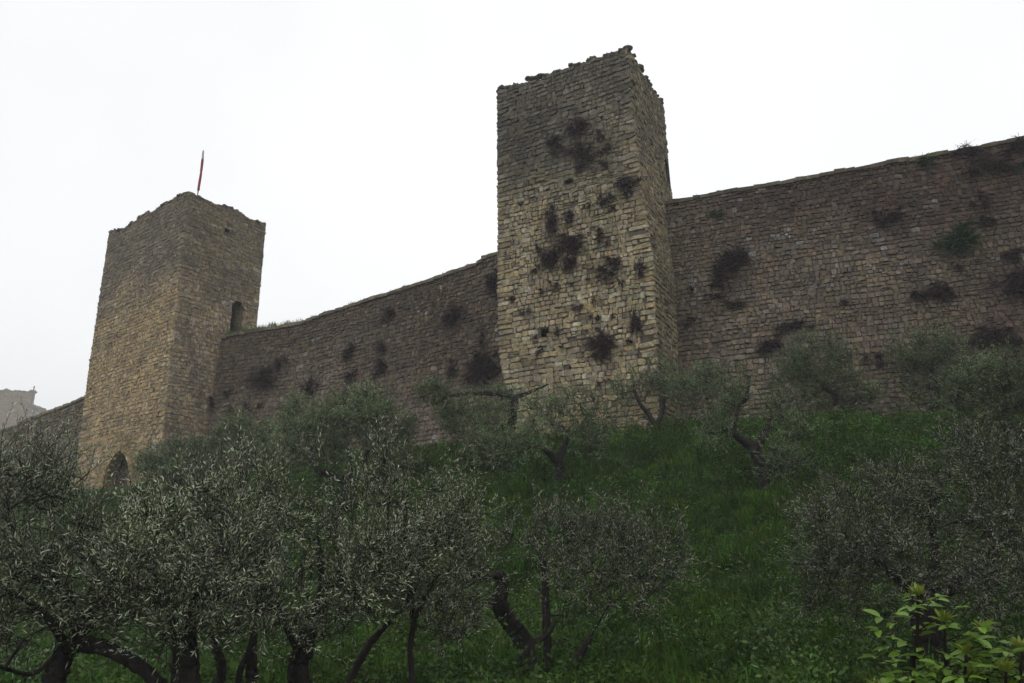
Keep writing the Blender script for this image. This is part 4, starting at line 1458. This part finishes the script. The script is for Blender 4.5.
olive("silvery olive with a kinked trunk rising right and tall upright shoots", b,
      [on_ground(b, (299, 685, D, 12), (298, 664, D, 11), (303, 650, D, 11), (308, 630, D, 9), (320, 608, D + .1, 7), (335, 583, D + .1, 5), (346, 565, D + .2, 3.4)), stem((302, 652, D, 7), (285, 620, D, 5), (265, 580, D + .2, 3)), stem((320, 606, D, 5), (322, 575, D + .2, 4), (318, 540, D + .3, 2.4)), stem((333, 586, D + .1, 4), (360, 570, D, 3), (385, 545, D, 2), (388, 500, D, 1.4))],
      [lobe(300, 535, 42, 34, D + .3), lobe(345, 535, 40, 36, D + .3), lobe(382, 530, 34, 36, D), lobe(280, 575, 44, 42, D - .1), lobe(335, 580, 40, 38, D - .2), lobe(375, 570, 36, 36, D - .2), lobe(295, 615, 40, 24, D - .2), lobe(268, 508, 30, 24, D + .4), lobe(378, 488, 22, 24, D + .2), lobe(382, 466, 8, 28, D + .2), lobe(330, 492, 10, 26, D + .3), lobe(285, 492, 9, 24, D + .4), lobe(310, 632, 44, 14, D - .1), lobe(350, 610, 34, 24, D)],
      1450, .056, .0105, 206, 160, FOREG, LEAF, lps=16, gap=.49, tintmul=1.65, up=.75, shoot=(.2, .56))
D = 9.0
b = base_at(400, D)
olive("grey-green olive with a thin slanting low branch, left of centre foreground", b,
      [on_ground(b + np.array([-.6, 0, 0]), (350, 683, D, 4.5), (362, 656, D, 4), (376, 636, D, 3.4), (390, 622, D, 2.4)), on_ground(b, (412, 690, D, 4), (410, 650, D, 3.4), (415, 615, D, 3)), stem((414, 620, D, 3), (400, 580, D, 2)), stem((414, 620, D, 3), (405, 540, D, 1.8), (405, 500, D, 1.2)), stem((414, 620, D, 3), (435, 580, D, 2))],
      [lobe(415, 530, 34, 32, D), lobe(440, 535, 28, 28, D), lobe(400, 580, 34, 36, D - .2), lobe(432, 580, 32, 34, D - .2), lobe(428, 505, 18, 16, D + .1), lobe(458, 560, 18, 24, D), lobe(440, 625, 40, 26, D), lobe(380, 610, 30, 26, D), lobe(432, 488, 8, 24, D + .1), lobe(470, 590, 20, 34, D), lobe(462, 520, 14, 22, D + .2)],
      950, .056, .0105, 207, 120, FOREG, LEAF, lps=16, gap=.49, tintmul=1.55, up=.75, shoot=(.2, .56))

# ------------------------------------------------------------------ leafy sapling close to the camera
def elder(label, D, stems_px, seed):
    rs = np.random.default_rng(seed)
    p0 = at(*stems_px[0][0], D)
    b = np.array([p0[0], p0[1], float(ground(p0[0], p0[1]))])
    root = empty("young_elder_shrub", b)
    tag(root, label, "shrub")
    fol = MB()
    for si, pl in enumerate(stems_px):
        sm = MB()
        pts = [at(x, y, D + dd) for (x, y), dd in zip(pl, np.linspace(0, rs.uniform(-.15, .15), len(pl)))]
        low = pts[0].copy()
        low[2] = float(ground(low[0], low[1])) - .05
        low[:2] = low[:2] * .7 + b[:2] * .3
        Q = smooth_path(np.array([low] + pts), 8)
        r = np.linspace(.012 if si == 0 else .008, .004, len(Q))
        tube(sm, Q, r, 8, .1, col=(.8, .6, .5))
        # leaf nodes up the visible part
        tops = Q[-1]
        Lvis = np.linalg.norm(pts[-1] - pts[0])
        nn = max(5, int(Lvis / .042))
        for k in range(nn):
            t = 1 - (k + .6) / (nn + .6)
            c = pts[0] + (pts[-1] - pts[0]) * t
            ang = rs.random() * 3.14
            for sgn in (0, math.pi):
                a = ang + sgn + rs.normal(0, .3)
                d = np.array([math.cos(a), math.sin(a) * .8, .35 + rs.normal(0, .15)])
                d /= np.linalg.norm(d)
                pl_ = rs.uniform(.08, .16) * (1.0 if k > 0 else .5)
                e = c + d * pl_ + np.array([0, 0, -.01])
                tube(sm, np.array([c, (c + e) / 2 + np.array([0, 0, .008]), e]), [.0026, .002, .0014], 5, 0, col=(1.5, 1.3, .8))
                sd = np.cross(d, np.array([0, 0, 1.0]))
                sd /= np.linalg.norm(sd)
                for (tt, ss, sc) in ((.55, 1, .85), (.55, -1, .85), (.98, 1, .95), (.98, -1, .95), (1.0, 0, 1.15)):
                    bb = c + d * pl_ * tt
                    ld = d * (.5 if ss else 1) + sd * ss * .9 + rs.normal(0, .15, 3) + np.array([0, 0, -.12])
                    broad(fol, bb, ld, rs.uniform(.038, .062) * sc * (1 if k > 0 else .75), rs, rs.uniform(.7, 1.2) * np.array([1, 1, 1]))
        # tight rosette of new leaves at the tip
        for k in range(22):
            a = k * 2.4
            el = rs.uniform(.5, 2.6)
            d = np.array([math.cos(a), math.sin(a), el])
            broad(fol, tops, d, rs.uniform(.03, .055), rs, np.array([1.25, .95, .8]) * rs.uniform(.7, 1.1), wf=.24)
        sm.build("stem", BARK, root, smooth=True)
    fol.build("foliage", ELDER, root, smooth=True)


def broad(mb, base, d, L, rs, tint, wf=.52):
    """an ovate pointed leaf, folded along its midrib and drooping to the tip"""
    d = d / np.linalg.norm(d)
    s = np.cross(d, np.array([rs.normal(0, .35), rs.normal(0, .35), 1.0]))
    s /= np.linalg.norm(s)
    n = np.cross(s, d)
    if n[2] < 0:
        n, s = -n, -s
    ts = np.array([0, .15, .35, .6, .82, 1.0])
    ws = np.array([.05, .72, 1.0, .92, .58, .0]) * wf * .5
    V = []
    for t, w in zip(ts, ws):
        c = base + d * L * t - n * L * .22 * t * t
        V += [c - s * w * L + n * w * L * .35, c, c + s * w * L + n * w * L * .35]
    f = []
    for i in range(5):
        f += [[i * 3, i * 3 + 1, i * 3 + 4, i * 3 + 3], [i * 3 + 1, i * 3 + 2, i * 3 + 5, i * 3 + 4]]
    mb.add(np.array(V), np.array(f), tint)


elder("bright green leafy elder shrub in the bottom right corner, close by", 3.1,
      [[(916, 700), (917, 650), (918, 596)], [(948, 720), (946, 670), (944, 622)], [(990, 720), (988, 670), (985, 632)], [(1016, 720), (1020, 690), (1022, 650)], [(880, 740), (882, 720), (878, 690)], [(960, 730), (963, 700), (966, 655)], [(1000, 730), (1004, 705), (1006, 672)], [(932, 740), (935, 715), (937, 680)], [(975, 735), (976, 710), (974, 678)], [(1018, 740), (1012, 712), (1010, 690)], [(955, 735), (953, 712), (952, 690)], [(903, 745), (902, 722), (900, 702)]], 301)

# ------------------------------------------------------------------ grass and herbs
rs = np.random.default_rng(55)


def scatter(n, smin, smax):
    """points on the visible slope"""
    D = np.sqrt(rs.uniform(6.5 ** 2, 40 ** 2, n * 3))
    D = np.where(rs.random(n * 3) < .45, rs.uniform(8, 27, n * 3), D)
    a = rs.uniform(-.66, .70, n * 3)
    x, y = D * np.sin(a), D * np.cos(a)
    s = wall_dist(x, y)
    # keep out of the towers
    k = (s > smin) & (s < smax)
    for A_, B_, C_ in ((cA, cB, cC), (lA, lB, lC)):
        u = (B_ - A_); v = (C_ - B_)
        pu = ((x - A_[0]) * u[0] + (y - A_[1]) * u[1]) / (u @ u)
        pv = ((x - A_[0]) * v[0] + (y - A_[1]) * v[1]) / (v @ v)
        k &= ~((pu > -.02) & (pu < 1.1) & (pv > -.05) & (pv < 1.1))
    x, y = x[k][:n], y[k][:n]
    return x, y


def blades(mb, x, y, z, h, w, rs, tint, lean=.45):
    n = len(x)
    a = rs.random(n) * 6.283
    dx, dy = np.cos(a), np.sin(a)
    l = rs.uniform(.1, 1.0, n) * lean * h
    b = np.stack([x, y, z], 1)
    o = np.stack([-dy, dx, 0 * dx], 1) * w[:, None] * .5
    m = b + np.stack([dx * l * .35, dy * l * .35, h * .6], 1)
    t = b + np.stack([dx * l, dy * l, h * np.sqrt(np.clip(1 - (l / h) ** 2, .2, 1))], 1)
    V = np.stack([b - o, b + o, m + o * .8, m - o * .8, t], 1)
    i = np.arange(n)[:, None] * 5
    mb.add(V.reshape(-1, 3), [i + np.array([[0, 1, 2, 3]]), i + np.array([[3, 2, 4]])], np.repeat(tint, 5, 0))


x, y = scatter(330000, .25, 40)
pt = fbm2(x * .45, y * .45, 91)
clump = fbm2(x * 2.2, y * 2.2, 92, 2)
s_ = wall_dist(x, y)
soilm = np.exp(-((s_ - 5.6) / .45) ** 2) * np.clip(noise2(x * .35, y * .35, 5) * 2 - .6, 0, 1)
keep = (rs.random(len(x)) < np.clip(.2 + (clump - .3) * 3, .10, 1)) & (rs.random(len(x)) > soilm * .75) & (rs.random(len(x)) < np.clip(s_ / 1.6, .15, 1))
x, y, pt, clump = x[keep], y[keep], pt[keep], clump[keep]
h = (.06 + .50 * np.clip(clump - .15, 0, 1) * rs.uniform(.5, 1.25, len(x))) * (.35 + 1.25 * pt) * np.clip(.45 + wall_dist(x, y) / 4, 0, 1)
D_ = np.hypot(x, y)
w = (.006 + .0006 * D_) * rs.uniform(.7, 1.3, len(x))
pc = fbm2(x * 1.1 + 4, y * 1.1, 96, 3)
olv = np.clip((fbm2(x * .4 + 30, y * .4, 197) - .52) * 5, 0, 1)[:, None]
tint = np.stack([.55 + 1.6 * (pc - .28), .60 + 1.25 * (pc - .28), .75 + .4 * (pc - .3)], 1).clip(.25, 2) * rs.uniform(.6, 1.35, (len(x), 1))
tint = tint * (1 - olv) + tint * np.array([1.25, .82, 1.3]) * olv
dry = rs.random(len(x)) < .03
tint[dry] *= np.array([3.2, 1.5, 2.2])
mb = MB()
blades(mb, x, y, ground(x, y) - .02, h, w, rs, tint)
# tussocks: blades fanning out of one root
tx, ty = scatter(5200, .8, 30)
tk = rs.random(len(tx)) < np.clip((fbm2(tx * .6 + 3, ty * .6, 98) - .30) * 3.2, .1, 1)
tx, ty = tx[tk], ty[tk]
NB = 34
th = rs.uniform(.16, .66, len(tx)) * (.5 + fbm2(tx * .45, ty * .45, 91))
tt = (.45 + 1.1 * rs.random(len(tx)))[:, None] * (np.array([1.0, 1.0, .9]) + rs.normal(0, .12, (len(tx), 3)))
a = rs.random((len(tx), NB)) * 6.283
rr = np.abs(rs.normal(0, .45, (len(tx), NB)))
bx = (tx[:, None] + np.cos(a) * rr * .12).ravel()
by = (ty[:, None] + np.sin(a) * rr * .12).ravel()
bz = ground(bx, by) - .02
hh_ = (th[:, None] * rs.uniform(.5, 1.1, a.shape)).ravel()
l = (hh_ * np.clip(.25 + rr.ravel() * .9, 0, .95))
ca, sa = np.cos(a).ravel(), np.sin(a).ravel()
wd = .006 + .0006 * np.hypot(bx, by)
o = np.stack([-sa, ca, 0 * ca], 1) * (wd * .5)[:, None]
b_ = np.stack([bx, by, bz], 1)
m_ = b_ + np.stack([ca * l * .4, sa * l * .4, hh_ * .72], 1)
t_ = b_ + np.stack([ca * l * 1.15, sa * l * 1.15, hh_ * np.clip(1.05 - (l / hh_) ** 2 * .9, .2, 1.1)], 1)
Vt = np.stack([b_ - o, b_ + o, m_ + o * .8, m_ - o * .8, t_], 1)
it = np.arange(len(bx))[:, None] * 5
mb.add(Vt.reshape(-1, 3), [it + np.array([[0, 1, 2, 3]]), it + np.array([[3, 2, 4]])], np.repeat(np.repeat(tt, NB, 0), 5, 0))
tag(mb.build("grass", GRASS), "long green grass covering the slope below the wall", "grass", kind="stuff")

# low broad-leaved herbs and brambles
x, y = scatter(36000, 1.2, 26)
hb = fbm2(x * .38 + 7, y * .38, 95)
k = rs.random(len(x)) < np.clip((hb - .45) * 6 + np.clip((x - 1) * .06, 0, .35), .03, 1)
x, y, hb = x[k], y[k], hb[k]
mb = MB()
z = ground(x, y)
hc = noise2(x * 1.4, y * 1.4, 97)
hh = .08 + .75 * rs.random(len(x)) * np.clip((hb - .3) * 2.2, .3, 1.1) * hc
top = np.stack([x, y, z + hh], 1)
bot = np.stack([x, y, z - .02], 1)
sticks(mb, bot, top, .004, .002, mat=0, col=(.8, .6, .5))
for k in range(14):
    t = rs.uniform(.25, 1.05, (len(x), 1))
    q = bot + (top - bot) * t + rs.normal(0, .075, (len(x), 3)) * np.array([1, 1, .5])
    d = rs.normal(0, 1, (len(x), 3))
    d[:, 2] = np.abs(d[:, 2]) * .35 - .1
    leaves(mb, q, d, .07, .04, rs, (.45 + .9 * hc[:, None]) * rs.uniform(.6, 1.35, (len(x), 1)) * np.array([1.0, 1.0, .9]) * np.ones((len(x), 3)), 0)
# rounded leafy mounds
mx_, my_ = scatter(5200, 1.2, 26)
mk = rs.random(len(mx_)) < np.clip((fbm2(mx_ * .5 + 11, my_ * .5, 99) - .38) * 4 + np.clip((mx_ - 1) * .03, 0, .25), .10, 1)
mx_, my_ = mx_[mk], my_[mk]
NL = 110
R_ = .12 + .55 * rs.random((len(mx_), 1)) ** 1.8
H_ = R_ * rs.uniform(.7, 1.7, (len(mx_), 1))
dv = rs.normal(0, 1, (len(mx_), NL, 3))
dv[..., 2] = np.abs(dv[..., 2])
dv /= np.linalg.norm(dv, axis=2, keepdims=True)
k_ = rs.uniform(.65, 1.08, (len(mx_), NL))
qx = mx_[:, None] + dv[..., 0] * R_ * k_
qy = my_[:, None] + dv[..., 1] * R_ * k_
qz = ground(mx_, my_)[:, None] - .03 + dv[..., 2] * H_ * k_
q = np.stack([qx, qy, qz], -1).reshape(-1, 3)
ld = dv.reshape(-1, 3) * .8 + rs.normal(0, .5, (len(q), 3))
ld[:, 2] *= .5
mt = (rs.uniform(.35, 1.5, (len(mx_), 1)) * (1 + rs.normal(0, .12, (len(mx_), 3))))
leaves(mb, q, ld, .085, .036, rs, np.repeat(mt, NL, 0) * rs.uniform(.65, 1.35, (len(q), 1)), 0)
tag(mb.build("ground_cover", HERB), "low leafy weeds and brambles among the grass", "weeds", kind="stuff")

# grass growing on the wall tops
mb = MB()
for Pf, nf, topf, ranges in ((PL, nL, topLw, ((1.5, 6.5, 260, .34), (7.5, 9.0, 40, .18), (10.0, 11.2, 50, .2), (13, 14.5, 40, .16), (16, 17.5, 30, .14), (4, 19, 120, .12))), (PR, nR, topR, ((1.0, 16, 120, .10),))):
    for (u0, u1, n, hm) in ranges:
        u = rs.uniform(u0, u1, n)
        u = u + .25 * np.sin(u * 7)
        zt = topf(u) + .02
        p = Pf(u, zt) - nf(u, zt) * rs.uniform(.0, .5, (n, 1))
        for r_ in range(5):
            j = rs.normal(0, .05, (n, 2))
            blades(mb, p[:, 0] + j[:, 0], p[:, 1] + j[:, 1], p[:, 2], hm * rs.uniform(.5, 1.2, n), np.full(n, .02), rs, np.ones((n, 3)) * np.array([2.4, 1.6, 2.2]) * rs.uniform(.6, 1.2, (n, 1)), lean=.8)
tag(mb.build("grass", GRASS), "yellowish grass tufts along the top of the walls", "grass", kind="stuff")

# ------------------------------------------------------------------ haze, sky, light
z0, z1 = float(GZ.min()) - 1.0, 64.0
hx = 486.0
hv = [(-hx, -hx, z0), (hx, -hx, z0), (hx, hx, z0), (-hx, hx, z0), (-hx, -hx, z1), (hx, -hx, z1), (hx, hx, z1), (-hx, hx, z1)]
me = bpy.data.meshes.new("haze")
me.from_pydata(hv, [], [(3, 2, 1, 0), (4, 5, 6, 7), (0, 1, 5, 4), (1, 2, 6, 5), (2, 3, 7, 6), (3, 0, 4, 7)])
mz, nt, N, L = new_mat("fog")
o_ = N("ShaderNodeOutputMaterial")
pv = N("ShaderNodeVolumePrincipled")
pv.inputs["Color"].default_value = (.95, .96, .98, 1)
pv.inputs["Density"].default_value = 0.0013
pv.inputs["Anisotropy"].default_value = 0.0
L(pv.outputs[0], o_.inputs["Volume"])
me.materials.append(mz)
tag(link("haze", me), "thin grey fog hanging over the fortress", "fog", kind="stuff")

SUN_EL, SUN_AZ = math.radians(48), math.radians(215)   # azimuth clockwise from +Y
w = bpy.data.worlds.new("World")
S.world = w
w.use_nodes = True
nt = w.node_tree
nt.nodes.clear()
N, L = nt.nodes.new, nt.links.new
out = N("ShaderNodeOutputWorld")
bg = N("ShaderNodeBackground")
sky = N("ShaderNodeTexSky")
sky.sky_type = "NISHITA"
sky.sun_disc = False
sky.sun_elevation = SUN_EL
sky.sun_rotation = SUN_AZ
sky.air_density, sky.dust_density = 1.0, 4.0
hs = N("ShaderNodeHueSaturation")
hs.inputs["Saturation"].default_value = 0.25
L(sky.outputs[0], hs.inputs["Color"])
tc = N("ShaderNodeTexCoord")
nz = N("ShaderNodeTexNoise")
nz.inputs["Scale"].default_value = 1.6
nz.inputs["Detail"].default_value = 4
L(tc.outputs["Generated"], nz.inputs["Vector"])
mr = N("ShaderNodeMapRange")
mr.inputs["From Min"].default_value = .3
mr.inputs["From Max"].default_value = .7
mr.inputs["To Min"].default_value = 8.2
mr.inputs["To Max"].default_value = 10.2
L(nz.outputs["Fac"], mr.inputs["Value"])
cl = N("ShaderNodeVectorMath")
cl.operation = "SCALE"
cl.inputs[0].default_value = (.985, 1.0, 1.015)
L(mr.outputs[0], cl.inputs["Scale"])
mx = N("ShaderNodeMix")
mx.data_type = "RGBA"
mx.inputs["Factor"].default_value = .9
L(hs.outputs[0], mx.inputs["A"])
L(cl.outputs[0], mx.inputs["B"])
L(mx.outputs["Result"], bg.inputs["Color"])
bg.inputs["Strength"].default_value = 0.122
L(bg.outputs[0], out.inputs[0])
sl = bpy.data.lights.new("sun", "SUN")
sl.energy = 0.5
sl.angle = math.radians(40)
sl.color = (1, .97, .92)
so = bpy.data.objects.new("sun", sl)
COL.objects.link(so)
dirv = Vector((math.sin(SUN_AZ) * math.cos(SUN_EL), math.cos(SUN_AZ) * math.cos(SUN_EL), math.sin(SUN_EL)))
so.rotation_euler = dirv.to_track_quat("Z", "Y").to_euler()
so.location = dirv * 60

S.view_settings.view_transform = "Standard"
S.view_settings.look = "None"
S.view_settings.exposure = 0.0
S.view_settings.gamma = 1.0
S.view_settings.use_curve_mapping = False
S.cycles.max_bounces = 6
S.cycles.diffuse_bounces = 3
S.cycles.glossy_bounces = 2
S.cycles.transmission_bounces = 2
S.cycles.volume_bounces = 1
S.cycles.use_denoising = True
